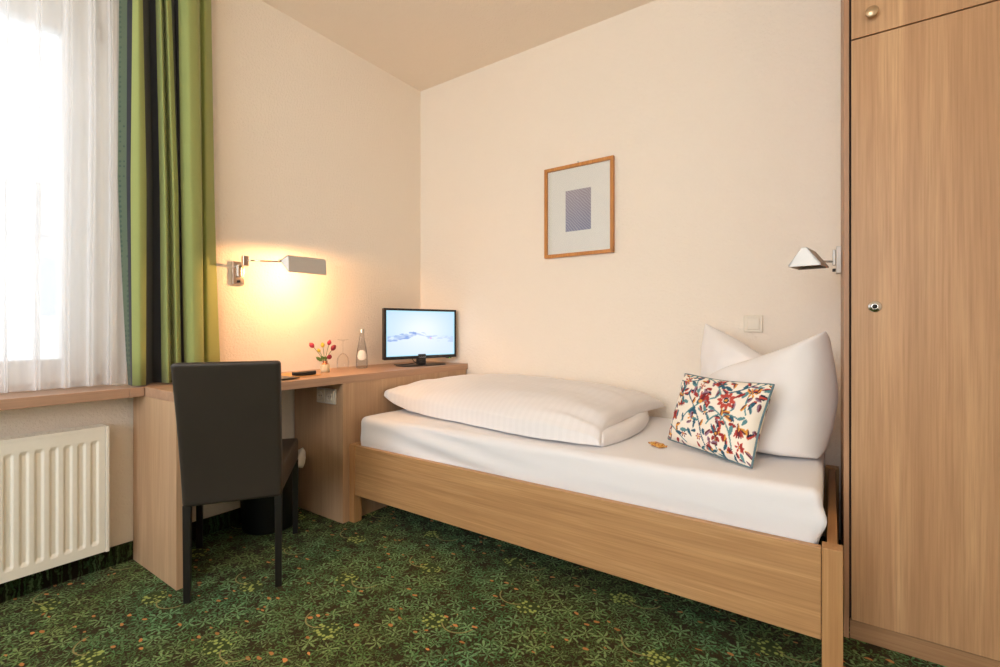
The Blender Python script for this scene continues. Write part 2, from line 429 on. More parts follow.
# green curtain ---------------------------------------------------------
F_, Y0_, TH, H_ = 477.0, 327.0, math.atan(332 / 477), 1.018
def y_at(px, X):       # width position on a plane parallel to the left wall
    k = (px - 500) / F_; s, c = math.sin(TH), math.cos(TH)
    return X * (c + k * s) / (-s + k * c)
nodes = [ # top, mid, bottom, x offset, colour after
 (119.5, 118, 129, -.02, 2), (127.5, 126.5, 131, .005, 1), (133, 130.5, 132, .02, 0), (138, 139, 139, .04, 0), (141.5, 146, 145, .03, 1),
 (148, 153, 153, -.02, 1), (155, 160, 162, -.005, 0), (159.5, 165, 168, .035, 0), (162.5, 169, 173, -.01, 0), (165.5, 173, 177, .03, 0), (170, 178, 181, .015, 1),
 (174, 179.2, 182.5, -.02, 1), (178, 181, 185, 0, 0), (187, 190, 193, .045, 0), (196.5, 201, 203, .035, 0), (200, 202.2, 204.5, -.025, 0), (205, 206, 209, -.01, 0), (211, 214.5, 221, -.045, 0)]
def curtain():
    mb = MB(); zl = np.linspace(0, 1, 17); rows = []; zb, ztop = .772, CZ - .012
    ks = []
    for t in zl:
        z = zb + (ztop - zb) * t
        # pictured heights: bottom z=.77, middle z=1.62, top z=2.6
        ctrl = []
        for (pt, pm, pb, dx, c) in nodes:
            X = -2.43 + dx
            yb_, ym_, yt_ = y_at(pb, X), y_at(pm, X), y_at(pt, X)
            if z < 1.62:
                q = (z - .77) / .85; q = q ** .8
                y = yb_ + (ym_ - yb_) * q
            else:
                q = min((z - 1.62) / .98, 1); y = ym_ + (yt_ - ym_) * q
            amp = 1 + .25 * (1 - t)
            ctrl.append((X if dx < 0 and abs(dx) > .04 else -2.43 + dx * amp, y, c))
        row = []; cl = []
        for i in range(len(ctrl) - 1):
            p0 = ctrl[max(i - 1, 0)]; p1 = ctrl[i]; p2 = ctrl[i + 1]; p3 = ctrl[min(i + 2, len(ctrl) - 1)]
            for s in range(6):
                u = s / 6
                def cr(a): return .5 * (2 * p1[a] + (p2[a] - p0[a]) * .7 * u + (-0.0) ) if False else (
                    (2 * u ** 3 - 3 * u ** 2 + 1) * p1[a] + (u ** 3 - 2 * u ** 2 + u) * .3 * (p2[a] - p0[a]) + (-2 * u ** 3 + 3 * u ** 2) * p2[a] + (u ** 3 - u ** 2) * .3 * (p3[a] - p1[a]))
                row.append((cr(0), cr(1), z)); cl.append(p1[2])
        row.append((ctrl[-1][0], ctrl[-1][1], z)); rows.append(row); ks = cl
    n = len(rows[0]); vs = [p for r in rows for p in r]
    for r in range(len(rows) - 1):
        for i in range(n - 1):
            mb.f.append((r * n + i, r * n + i + 1, (r + 1) * n + i + 1, (r + 1) * n + i)); mb.m.append(ks[i]); mb.sm.append(True)
    mb.v = vs
    o = mb.build('curtain', [M['lime'], M['charcoal'], M['teal']], fix=False)
    s = o.modifiers.new('t', 'SOLIDIFY'); s.thickness = .0015; s.offset = 0
    return o
o = curtain(); rebase(o, (-2.43, .92, .772)); tag(o, 'long lime green curtain with charcoal stripes gathered beside the window', 'curtain')

# ------------------------------------------------------------------ desk
DX, DZ = -2.076, .765
desk = thing('desk', (-2.3, 1.7, 0), 'light wood desk built along the left wall with closed right side', 'desk')
MB().box(WX + .001, DX, .797, WY - .001, DZ - .04, DZ).build('desktop', M['desk_y'], desk, bevel=.0012)
MB().box(WX + .017, DX - .001, .797, .830, 0, DZ - .0402).build('side_panel', M['desk_z'], desk, bevel=.001)
MB().box(WX + .017, DX - .001, 1.561, 1.583, 0, DZ - .0402).build('side_panel', M['desk_z'], desk, bevel=.001)
MB().box(DX - .021, DX - .002, 1.5835, WY - .018, 0, DZ - .0402).build('front_panel', M['desk_z'], desk, bevel=.001)
# double socket on the side panel
sk = MB().box(-2.288, -2.127, 1.550, 1.561, .612, .692).build('double_socket', M['grey_pl'], desk, bevel=.004)
for cx in (-2.247, -2.168):
    mb = MB().box(cx - .033, cx + .033, 1.545, 1.551, .619, .685)
    mb.build('socket_frame', M['cream_pl'], sk, bevel=.003)
    mb = MB().lathe([(.0215, 0), (.0215, -.004), (.019, -.004), (.019, .003), (0.0001, .003)], (cx, 1.545, .652), 28, 'y')
    mb.lathe([(.0028, -.0005), (.0001, -.0005)], (cx - .0095, 1.545, .652), 10, 'y', 1).lathe([(.0028, -.0005), (.0001, -.0005)], (cx + .0095, 1.545, .652), 10, 'y', 1)
    mb.build('socket', [M['grey_pl'], M['black_pl']], sk)

# ------------------------------------------------------------------ lamps
def swing_lamp(name, label, plate_c, plate_n, arm0, arm1, sh0, sh1, zr, group, lit, plate_h=.12, block=True, plate_w=.06, roll=0, hw=.062, hh=.074):
    """plate centre/normal, rod from arm0 to arm1, gable shade axis from sh0 to sh1"""
    t = thing(name, plate_c, label, 'lamp', 0, group)
    pc = Vector(plate_c); nn = Vector(plate_n); side = Vector((0, 0, 1)).cross(nn)
    def obox(mb, c, hn, hs, hz, mi=0):
        vs = [c + nn * a * hn + side * b_ * hs + Vector((0, 0, d * hz)) for d in (-1, 1) for b_ in (-1, 1) for a in (-1, 1)]
        mb.add(vs, [(0, 2, 3, 1), (4, 5, 7, 6), (0, 1, 5, 4), (2, 6, 7, 3), (0, 4, 6, 2), (1, 3, 7, 5)], mi)
    mb = MB(); obox(mb, pc + nn * .009, .009, plate_w / 2, plate_h / 2); mb.build('wall_plate', M['chrome'] if lit else plain('satin_plate', lin(206, 198, 188), .45, .2), t, bevel=.003)
    mb = MB(); obox(mb, pc + nn * .024 + Vector((0, 0, .012)), .006, .011, .032); mb.build('bracket', M['chrome'] if lit else M['satin'], t, bevel=.004)
    mb = MB(); mb.lathe([(.0001, -.006), (.006, -.006), (.006, .006), (.0001, .006)], tuple(pc + nn * .024 + Vector((0, 0, -plate_h * .36))), 16, 'z'); mb.build('switch', M['black_pl'], t)
    a0, a1 = Vector(arm0), Vector(arm1)
    if block:
        mb = MB(); c = a0.copy(); 
        mb.box(c.x - .012, c.x + .012, c.y - .012, c.y + .016, c.z - .03, c.z + .022); mb.build('joint', M['chrome'], t, bevel=.003)
        q = pc + nn * .03 + Vector((0, 0, .03))
        MB().tube([q, Vector((q.x + nn.x * .02, q.y + nn.y * .02, a0.z - .02)), a0 + Vector((0, 0, -.015))], .006).build('link', M['chrome'], t)
    MB().tube([a0, a1], .0045).build('arm', M['chrome'], t)
    s0, s1 = Vector(sh0), Vector(sh1); ax = (s1 - s0).normalized(); sd = Vector((0, 0, 1)).cross(ax).normalized(); up = ax.cross(sd)
    # gable section (ridge cut flat), hollow underneath
    rq = Matrix.Rotation(roll, 3, ax); sd = rq @ sd; up = rq @ up
    sec = [(-hw, 0), (-hw, .006), (-.008, hh), (.008, hh), (hw, .006), (hw, 0)]
    inn = [(-hw + .003, 0), (-.006, hh - .004), (.006, hh - .004), (hw - .003, 0)]
    mb = MB()
    base0 = s0 + ax * .03
    L = lambda p, sx, z: p + sd * sx + up * z
    A = [L(base0, x, z) for x, z in sec]; B = [L(s1, x, z) for x, z in sec]
    A2 = [L(base0, x, z) for x, z in inn]; B2 = [L(s1, x, z) for x, z in inn]
    vs = A + B + A2 + B2; n = 6; fs = [(i, i + 1, n + i + 1, n + i) for i in range(5)]
    fs += [(12 + i, 16 + i, 16 + i + 1, 12 + i + 1) for i in range(3)]
    fs += [(0, 6, 16, 12), (5, 15, 19, 11)]
    fs += [(6, 7, 8, 9, 10, 11, 19, 18, 17, 16)]           # outer end: rim
    mb.add(vs, fs); 
    # closed end caps
    mb.add([B[0], B[1], B[2], B[3], B[4], B[5]], [(0, 1, 2, 3, 4, 5)])
    tip = L(s0, 0, hh * .45)
    mb.add([A[0], A[1], A[2], A[3], A[4], A[5], tip], [(0, 1, 6), (1, 2, 6), (2, 3, 6), (3, 4, 6), (4, 5, 6), (5, 0, 6)])
    shade = mb.build('shade', M['satin'], t, fix=False)
    MB().tube([a1, tip], [.0045, .0075]).lathe([(.0001, -.009), (.007, -.006), (.0095, 0), (.007, .006), (.0001, .009)], tuple(tip), 16).build('ball_joint', M['chrome'], t)
    ba, bb = L(base0 + ax * .04, 0, .042), L(s1 - ax * .03, 0, .042)
    MB().tube([ba, bb], .010).build('bulb', emit(name + '_bulb_glow', (1, .62, .28, 1) if lit else lin(236, 230, 220), 14 if lit else 0), t)
    if lit:
        ld = bpy.data.lights.new('desk_lamp_light', 'POINT'); ld.energy = 8; ld.color = (1, .50, .19); ld.shadow_soft_size = .012
        for f in (.5,):
            lo = bpy.data.objects.new('lamp_light', ld); C.objects.link(lo)
            lo.location = Vector(L(base0.lerp(s1, f), 0, .009)) - t.location; lo.parent = t
    return t
ROLL = .60
swing_lamp('swing_arm_wall_lamp', 'chrome swing-arm wall lamp lit above the desk beside the curtain',
           (WX, 1.25, 1.296), (1, 0, 0), (-2.410, 1.228, 1.352), (-2.318, 1.360, 1.352), (-2.318, 1.352, 1.330), (-2.296, 1.588, 1.330), 0, 'swing arm lamps', True, roll=ROLL, hw=.056, hh=.064)
swing_lamp('swing_arm_wall_lamp', 'silver swing-arm reading lamp, switched off, fixed to the wardrobe side above the bed',
           (.031, 2.36, 1.287), (-1, 0, 0), (.004, 2.36, 1.283), (-.052, 2.27, 1.278), (-.056, 2.262, 1.246), (-.082, 2.035, 1.238), 0, 'swing arm lamps', False, .108, False, .056, hw=.050, hh=.066)

# ------------------------------------------------------------------ wardrobe
wd = thing('wardrobe', (.55, 2.25, 0), 'tall light wood wardrobe at the foot of the right edge, right of the bed', 'wardrobe')
wd['label'] = 'tall light wood wardrobe standing right of the bed against the back wall'
WF, WL, WR = 1.932, .0315, 1.05
mb = MB().box(WL, WL + .0145, WF, WY - .001, 0, 2.62); mb.build('side_panel', M['ward_s'], wd, bevel=.0008)
MB().box(WR - .0165, WR, WF, WY - .001, 0, 2.62).build('side_panel', M['ward_s'], wd, bevel=.0008)
MB().box(WL + .0148, WR - .017, WF + .02, WY - .002, .062, 2.62).build('carcass', M['dark_gap'], wd)
MB().box(WL + .017, WR - .017, WF + .006, WF + .019, 0, .060).build('plinth', M['ward_x'], wd)
dx0 = .0518; xm = .55
for a, b in ((dx0, xm - .0015), (xm + .0015, WR - .02)):
    d = MB().box(a, b, WF + .0, WF + .018, .0635, 1.951).build('door', M['ward'], wd, bevel=.001)
    if a == dx0:
        mb = MB().lathe([(.0001, -.004), (.006, -.004), (.0065, -.006), (.009, -.006), (.0098, -.0045), (.016, -.0035), (.0185, -.001), (.0185, .0), (.0001, 0)], (.1118, WF, 1.083), 32, 'y')
        lk = mb.build('lock_rosette', M['chrome'], d)
        MB().lathe([(.0001, -.0072), (.0045, -.0072), (.0045, -.003)], (.1118, WF, 1.083), 16, 'y').build('keyhole', M['black_pl'], d)
    u = MB().box(a, b, WF + .0, WF + .018, 1.9555, 2.60).build('upper_door', M['ward'], wd, bevel=.001)
    if a == dx0:
        MB().lathe([(.006, 0), (.006, -.016), (.0165, -.018), (.0172, -.020), (.0172, -.024), (.016, -.0258), (.0001, -.0262)], (.1035, WF, 2.016), 32, 'y').build('knob', plain('bronze_knob', lin(196, 168, 134), .35, .8), u)

# ------------------------------------------------------------------ bed
bed = thing('bed_frame', (-1.02, 2.09, 0), 'oak bed frame with wide plain side rail on square legs', 'bed')
BF = 1.602
for x0, x1 in ((-2.074, -2.035), (-.0235, .025)):
    MB().box(x0, x1, BF - .004, BF + .046, 0, .406).build('leg', M['bed_z'], bed, bevel=.002)
    MB().box(x0, x1, WY - .066, WY - .02, 0, .406).build('leg', M['bed_z'], bed, bevel=.002)
MB().box(-2.034, -.0245, BF + .002, BF + .027, .144, .401).build('side_rail', M['bed'], bed, bevel=.0025)
MB().box(-2.034, -.0245, WY - .047, WY - .022, .144, .401).build('side_rail', M['bed'], bed, bevel=.0025)
MB().box(-.012, .013, BF + .047, WY - .067, .144, .401).build('end_rail', M['bed_y'], bed, bevel=.0025)
MB().box(-2.066, -2.044, BF + .047, WY - .067, .144, .401).build('end_rail', M['bed_y'], bed, bevel=.0025)
mb = MB()
for i in range(16):
    x = -1.98 + i * .122; mb.box(x, x + .07, BF + .028, WY - .048, .325, .343)
mb.build('slat_base', M['bed_y'], bed)

def grid_solid(nx, ny, nz, fn):
    """box surface grid; fn maps unit coordinates to a point"""
    mb = MB(); idx = {}; vs = []; fs = []
    def vid(i, j, k):
        q = (i, j, k)
        if q not in idx: idx[q] = len(vs); vs.append(fn(i / nx, j / ny, k / nz))
        return idx[q]
    for i in range(nx):
        for j in range(ny):
            fs.append((vid(i, j, nz), vid(i + 1, j, nz), vid(i + 1, j + 1, nz), vid(i, j + 1, nz)))
            fs.append((vid(i, j, 0), vid(i, j + 1, 0), vid(i + 1, j + 1, 0), vid(i + 1, j, 0)))
    for i in range(nx):
        for k in range(nz):
            fs.append((vid(i, 0, k), vid(i + 1, 0, k), vid(i + 1, 0, k + 1), vid(i, 0, k + 1)))
            fs.append((vid(i, ny, k), vid(i, ny, k + 1), vid(i + 1, ny, k + 1), vid(i + 1, ny, k)))
    for j in range(ny):
        for k in range(nz):
            fs.append((vid(0, j, k), vid(0, j, k + 1), vid(0, j + 1, k + 1), vid(0, j + 1, k)))
            fs.append((vid(nx, j, k), vid(nx, j + 1, k), vid(nx, j + 1, k + 1), vid(nx, j, k + 1)))
    mb.add(vs, fs, 0, True); return mb
def fbm(x, y, z, s=1):
    return noise.noise(Vector((x * s, y * s, z * s))) + .5 * noise.noise(Vector((x * s * 2.1, y * s * 2.1, z * s * 2.1 + 5)))
MX0, MX1, MY0, MY1, MZ0, MZ1 = -2.04, -.024, 1.636, 2.535, .345, .548
def matt(u, v, w):
    x = MX0 + (MX1 - MX0) * u; y = MY0 + (MY1 - MY0) * v; z = MZ0 + (MZ1 - MZ0) * w
    r = .028   # rounding
    cx = min(max(x, MX0 + r), MX1 - r); cy = min(max(y, MY0 + r), MY1 - r); cz = min(max(z, MZ0 + r), MZ1 - r)
    d = Vector((x - cx, y - cy, z - cz))
    if d.length > 1e-6: 
        k = max(abs(d.x), abs(d.y), abs(d.z)); d = d.normalized() * k
    p = Vector((cx, cy, cz)) + d
    f = 1 - min(1, abs(w - .5) * 2) ** 4
    if v < .01:
        # stretched sheet wrinkles along the front
        p.y += -.004 * f * fbm(x * 1.2, z * 9, 1, 1.6) - .006 * f * math.sin(w * PI)
        g = math.exp(-((x + 1.45) / .3) ** 2); p.y -= .007 * g * f * math.sin(w * 14 + x * 9)
    if w > .99: p.z += .003 * fbm(x, y, 3, 3)
    # folded sheet corner standing out at the right front
    g = math.exp(-((x - MX1) / .03) ** 2 - ((y - MY0) / .035) ** 2 - ((z - .462) / .034) ** 2)
    p.x += .020 * g; p.y -= .004 * g
    if u > .985: p.x -= .016 * (max(0, .45 - w) / .45)
    return p
o = grid_solid(160, 40, 16, matt).build('mattress', M['sheet'])
rebase(o, (-1.03, 2.09, MZ0)); tag(o, 'mattress covered by a smooth white fitted sheet on the oak bed', 'mattress')

def puff(edges, T, up, nu=40, nv=40, pw=2.4, ex=.5, wr=0, seed=0, shape=None, top=1, bot=1, wscale=6, flat_bottom=None, hf=None):
    """closed cushion: edges = (bottom, right, top, left) curves u->(point), thickness T along the vector up"""
    eb, er, et, el = edges; up = Vector(up).normalized(); vs = []; fs = []
    def P(u, v):
        c = (1 - v) * eb(u) + v * et(u) + (1 - u) * el(v) + u * er(v) \
            - ((1 - u) * (1 - v) * eb(0) + u * (1 - v) * eb(1) + (1 - u) * v * et(0) + u * v * et(1))
        return c
    W = nu + 1; cnt = W * (nv + 1)
    for side in (1, -1):
        for j in range(nv + 1):
            for i in range(W):
                # cosine spacing: dense at the rim
                u = .5 - .5 * math.cos(PI * i / nu); v = .5 - .5 * math.cos(PI * j / nv)
                c = P(u, v)
                h = hf(u, v) if hf else max(0, (1 - abs(2 * u - 1) ** pw) * (1 - abs(2 * v - 1) ** pw)) ** ex
                if shape: h *= shape(u, v)
                rim = 1 if 0 < i < nu and 0 < j < nv else 0
                wn = wr * fbm(c.x + seed, c.y * 1.3, c.z * 1.2 + side * 7, wscale) * min(1, h * 2.5) * rim
                k = (top if side > 0 else bot)
                p = c + up * (side * T / 2 * h * k + (wn if side > 0 else wn * .3))
                if flat_bottom is not None and p.z < flat_bottom: p.z = flat_bottom
                vs.append(p)
    for j in range(nv):
        for i in range(nu):
            a = j * W + i; fs.append((a, a + 1, a + W + 1, a + W)); fs.append((a + cnt, a + cnt + W, a + cnt + W + 1, a + cnt + 1))
    return vs, fs
def rd(t, w):
    t = min(1, max(0, t / w)); return math.sqrt(max(0, 1 - (1 - t) ** 2))
def curve(*pts):
    pts = [Vector(p) for p in pts]; n = len(pts) - 1
    def f(t):
        t = min(max(t, 0), 1) * n; i = min(int(t), n - 1); u = t - i
        p0, p1, p2, p3 = pts[max(i - 1, 0)], pts[i], pts[i + 1], pts[min(i + 2, n)]
        return .5 * ((2 * p1) + (p2 - p0) * u + (2 * p0 - 5 * p1 + 4 * p2 - p3) * u * u + (-p0 + 3 * p1 - 3 * p2 + p3) * u ** 3)
    return f

# duvet: a folded quilt, upper and lower layers
mb = MB(); z = MZ1
low = (curve((-1.95, 1.86, z + .035), (-1.5, 1.83, z + .03), (-1.04, 1.77, z + .022), (-.728, 1.745, z + .022)),
       curve((-.728, 1.745, z + .022), (-.69, 1.95, z + .028), (-.70, 2.2, z + .032), (-.78, 2.46, z + .03)),
       curve((-1.95, 2.50, z + .05), (-1.4, 2.51, z + .05), (-.78, 2.46, z + .03)),
       curve((-1.95, 1.86, z + .035), (-1.96, 2.1, z + .05), (-1.95, 2.50, z + .05)))
vs, fs = puff(low, .07, (0, 0, 1), 60, 40, 8, .5, .008, 3, flat_bottom=MZ1 + .003, hf=lambda u, v: rd(u, .05) * rd(1 - u, .05) * rd(v, .08) * rd(1 - v, .08)); mb.add(vs, fs, 0, True)
hi = (curve((-2.058, 1.82, z + .085), (-1.98, 1.825, z + .050), (-1.78, 1.80, z + .024), (-1.45, 1.765, z + .017), (-1.04, 1.702, z + .017), (-.733, 1.722, z + .015)),
      curve((-.733, 1.722, z + .015), (-.742, 1.86, z + .060), (-.735, 2.2, z + .070), (-.715, 2.53, z + .055)),
      curve((-2.058, 2.545, z + .09), (-1.4, 2.56, z + .08), (-.715, 2.53, z + .055)),
      curve((-2.058, 1.82, z + .085), (-2.062, 2.1, z + .09), (-2.058, 2.545, z + .09)))
def dh(u, v):
    side = (.36 * rd(u, .012) + .64 * rd(u, .44) ** 2.2) * (.12 * rd(1 - u, .01) + .88 * rd(1 - u, .34))
    crease = 1 + .07 * max(0, (u - .72) / .28) * math.sin(34 * v + 9 * u + 2 * math.sin(7 * v)) + .035 * max(0, (.25 - u) / .25) * math.sin(26 * v + 14 * u) + .012 * math.sin(9 * u + 11 * v)
    return crease * side * (.40 * rd(v, .02) + .60 * rd(v, .50)) * (.35 * rd(1 - v, .02) + .65 * rd(1 - v, .35))
vs, fs = puff(hi, .222, (0, 0, 1), 150, 100, 3.2, .62, .007, 11, hf=dh, top=1.0, bot=.12, wscale=7); mb.add(vs, fs, 0, True)
o = mb.build('duvet', M['duvet'], weld=True); rebase(o, (-1.4, 2.15, MZ1)); tag(o, 'white satin-striped duvet folded double on the left half of the bed', 'duvet')

# big pillow: two lobes with a chopped notch
A_, B_ = Vector((-.475, 2.36, 0)), Vector((.002, 2.075, 0)); dl = (B_ - A_).normalized(); nrm = Vector((dl.y, -dl.x, 0)); Lp = (B_ - A_).length
def PL(s, t, d=0): return A_ + dl * s + nrm * d + Vector((0, 0, MZ1 + t))
mb = MB()
left = (curve(PL(.0, .02, 0), PL(.2, .01, 0), PL(.42, .02, 0)), curve(PL(.42, .02), PL(.42, .2), PL(.36, .30)),
        curve(PL(-.035, .487, -.03), PL(.12, .425, -.02), PL(.26, .355, -.01), PL(.36, .30)), curve(PL(.0, .02), PL(-.02, .2), PL(-.035, .487, -.03)))
vs, fs = puff(left, .19, nrm, 70, 70, 2.6, .6, .012, 2, wscale=8, hf=lambda u, v: rd(u, .4) * rd(1 - u, .5) * rd(v, .16) * (.3 + .7 * rd(1 - v, .9)) * rd(1 - v, .10), top=1, bot=.8, flat_bottom=MZ1 + .002); mb.add(vs, fs, 0, True)
right = (curve(PL(.06, .05, .06), PL(.3, .012, .13), PL(Lp - .0, .010, .085)), curve(PL(Lp - .0, .010, .085), PL(Lp + .006, .2, .02), PL(Lp - .012, .455, .02)),
         curve(PL(.07, .26, .05), PL(.2, .315, .04), PL(.34, .365, .03), PL(.48, .42, .03), PL(Lp - .012, .455, .02)), curve(PL(.06, .05, .06), PL(.05, .15, .05), PL(.07, .26, .05)))
vs, fs = puff(right, .29, nrm, 90, 90, 3, .55, .013, 9, wscale=8, hf=lambda u, v: (1 + .045 * math.sin(17 * v + 6 * u + 1.5 * math.sin(5 * u)) * max(0, 1 - v) + .03 * math.sin(13 * u - 9 * v) * v) * rd(u, .5) * rd(1 - u, .30) * rd(v, .12) * (.30 + .70 * rd(1 - v, .9)) * rd(1 - v, .10), top=1, bot=.85, flat_bottom=MZ1 + .002); mb.add(vs, fs, 0, True)
o = mb.build('pillow', M['pillow'], weld=True); rebase(o, (-.28, 2.28, MZ1)); tag(o, 'large white pillow with a chopped notch standing behind the floral cushion', 'pillow')

# floral cushion, pattern painted onto its own fabric ----------------------
def floral(nx, ny, asp):
    rng = random.Random(21)
    W, H = nx, ny; im = np.zeros((H, W, 3)); im[:] = np.array(lin(243, 234, 220)[:3])
    yy, xx = np.mgrid[0:H, 0:W]; X = xx / (W - 1) * asp; Y = yy / (H - 1)
    red, dred, mar, teal, dteal, yel, navy, lil = [np.array(lin(*c)[:3]) for c in
        ((190, 74, 62), (160, 48, 44), (104, 40, 52), (92, 140, 146), (44, 92, 112), (226, 158, 66), (34, 38, 62), (150, 120, 140))]
    def ell(cx, cy, a, b, th, col):
        c, s = math.cos(th), math.sin(th); dx, dy = X - cx, Y - cy
        q = ((dx * c + dy * s) / a) ** 2 + ((-dx * s + dy * c) / b) ** 2
        im[q < 1] = col
    def leaf(cx, cy, L, w, th, col, core=None):
        c, s = math.cos(th), math.sin(th); dx, dy = X - cx, Y - cy
        p = dx * c + dy * s; q = -dx * s + dy * c
        k = np.abs(q) < w * np.sqrt(np.clip(1 - (p / L) ** 2, 0, 1)) * (1 - .35 * p / L)
        k &= np.abs(p) < L; im[k] = col
        if core is not None: im[k & (q > 0) & (np.abs(p) < L * .75)] = core
    def line(pts, w, col):
        for (x0, y0), (x1, y1) in zip(pts[:-1], pts[1:]):
            d = np.array((x1 - x0, y1 - y0)); L2 = (d ** 2).sum() + 1e-9
            t = np.clip(((X - x0) * d[0] + (Y - y0) * d[1]) / L2, 0, 1)
            k = (X - x0 - t * d[0]) ** 2 + (Y - y0 - t * d[1]) ** 2 < w * w; im[k] = col
    def arc(x, y, th, L, bend, w, col, leaves=True):
        pts = [(x, y)]; n = 9
        for i in range(n):
            th += bend / n; x += math.cos(th) * L / n; y += math.sin(th) * L / n; pts.append((x, y))
            if leaves and i in (2, 4, 6, 8):
                sd = 1 if i % 4 == 0 else -1
                cl = rng.choice([(teal, None), (dteal, None), (mar, yel), (yel, mar), (red, navy), (lil, mar)])
                leaf(x + math.cos(th + sd) * .04, y + math.sin(th + sd) * .04, .046, .019, th + sd * .8, cl[0], cl[1])
        line(pts, w, col); return x, y, th
    def daisy(cx, cy, r, col, core, n=9):
        for i in range(n):
            a = 2 * PI * i / n; ell(cx + math.cos(a) * r * .68, cy + math.sin(a) * r * .68, r * .34, r * .19, a, col)
        ell(cx, cy, r * .3, r * .3, 0, core); ell(cx, cy, r * .15, r * .15, 0, yel)
    def tulip(cx, cy, r, th):
        for k, c in ((-.6, red), (.6, red), (-.3, dred), (.3, dred), (0, mar)):
            leaf(cx + math.cos(th + k) * r * .5, cy + math.sin(th + k) * r * .5, r * .6, r * .17, th + k, c)
        ell(cx, cy, r * .26, r * .2, 0, yel)
    for (x, y, th, L, b) in ((.92, .08, 2.0, .55, -1.2), (.75, .1, 1.9, .7, .5), (.75, .35, 1.2, .45, -1.6), (.45, .05, 2.3, .6, .9), (.35, .3, 1.2, .6, -.9),
                          (.15, .1, 1.4, .6, .8), (1.1, .15, 1.6, .5, 1.1), (1.2, .55, 2.2, .45, -1.4), (.6, .6, 2.6, .45, -1), (.2, .6, .8, .35, 1.2), (.9, .75, .2, .35, .8), (.05, .85, -.4, .4, .9), (.55, .95, -.3, .4, -.7)):
        arc(x, y, th, L, b, .0085, rng.choice([teal, dteal, teal]))
    daisy(.93, .66, .105, red, navy, 10); daisy(.9, .27, .095, dred, mar, 6); daisy(.26, .84, .07, red, yel, 7); daisy(.52, .8, .05, red, dred, 5)
    daisy(.42, .16, .05, mar, red, 6); daisy(.66, .18, .045, dred, yel, 6); daisy(.72, .93, .05, dteal, navy, 5)
    daisy(1.2, .2, .06, red, dred, 6); daisy(.1, .42, .05, red, dred, 5); daisy(1.18, .8, .06, yel, mar, 6); daisy(.5, .38, .055, yel, red, 5); daisy(.7, .48, .05, mar, yel, 6); tulip(.78, .84, .1, 2.4); tulip(.58, .6, .12, 1.2); tulip(.26, .58, .09, -1.3); tulip(.2, .33, .1, 1.9); tulip(1.16, .38, .095, -1.4); tulip(.12, .1, .1, 2.6); tulip(.85, .06, .09, 2.7); tulip(1.05, .1, .07, .7)
    for i in range(190):
        x, y = rng.random() * asp, rng.random()
        j = min(int(y * (H - 1)), H - 1), min(int(x / asp * (W - 1)), W - 1)
        if im[j][0] < .7: continue
        cl = rng.choice([(teal, dteal), (mar, yel), (yel, mar), (red, navy), (dteal, None), (dred, None), (lil, mar), (teal, None)])
        leaf(x, y, .036 + rng.random() * .026, .015 + rng.random() * .008, rng.random() * 6.3, cl[0], cl[1])
    return im
def cushion():
    nu, nv = 230, 170
    bl, br, tr, tl = Vector((-.538, 1.955, MZ1 + .022)), Vector((-.218, 1.765, MZ1 + .006)), Vector((-.164, 1.875, MZ1 + .272)), Vector((-.498, 2.06, MZ1 + .275))
    up = (br - bl).cross(tl - bl).normalized()
    if up.y > 0: up = -up
    mid = lambda a, b, k, d: a.lerp(b, k) + d
    inw = .010
    xd = (br - bl).normalized(); zd = (tl - bl).normalized()
    ed = (curve(bl, mid(bl, br, .5, zd * inw * .2), br), curve(br, mid(br, tr, .5, -xd * inw), tr), curve(tl, mid(tl, tr, .5, -zd * inw), tr), curve(bl, mid(bl, tl, .5, xd * inw), tl))
    vs, fs = puff(ed, .13, up, nu, nv, 2.4, .55, .003, 4, wscale=10, flat_bottom=MZ1 + .002)
    root = thing('cushion', (-.36, 1.93, MZ1), 'small cream cushion embroidered with red and teal flowers leaning on the pillow', 'cushion')
    mb = MB(); mb.add(vs, fs, 0, True); o = mb.build('cushion_cover', vcol('floral_embroidery', .85, bump=500), root, fix=True)
    im = floral(620, 440, 1.36); at = o.data.color_attributes.new('col', 'FLOAT_COLOR', 'POINT')
    W = nu + 1; n = len(vs); arr = np.ones((n, 4)); cnt = W * (nv + 1)
    for side in (0, 1):
        for j in range(nv + 1):
            v = .5 - .5 * math.cos(PI * j / nv)
            for i in range(W):
                u = .5 - .5 * math.cos(PI * i / nu)
                arr[side * cnt + j * W + i, :3] = im[int(v * 439), int(u * 619)]
    at.data.foreach_set('color', arr.ravel())
    rim = [ed[0](t / 20) for t in range(21)] + [ed[1](t / 16) for t in range(1, 17)] + [ed[2](1 - t / 20) for t in range(1, 21)] + [ed[3](1 - t / 16) for t in range(1, 16)]
    rim.append(rim[0])
    rim = [Vector((p.x, p.y, max(p.z, MZ1 + .006))) for p in rim]
    MB().tube(rim, .0042, 10).build('piping', plain('teal_piping', lin(98, 124, 132), .7), root)
cushion()

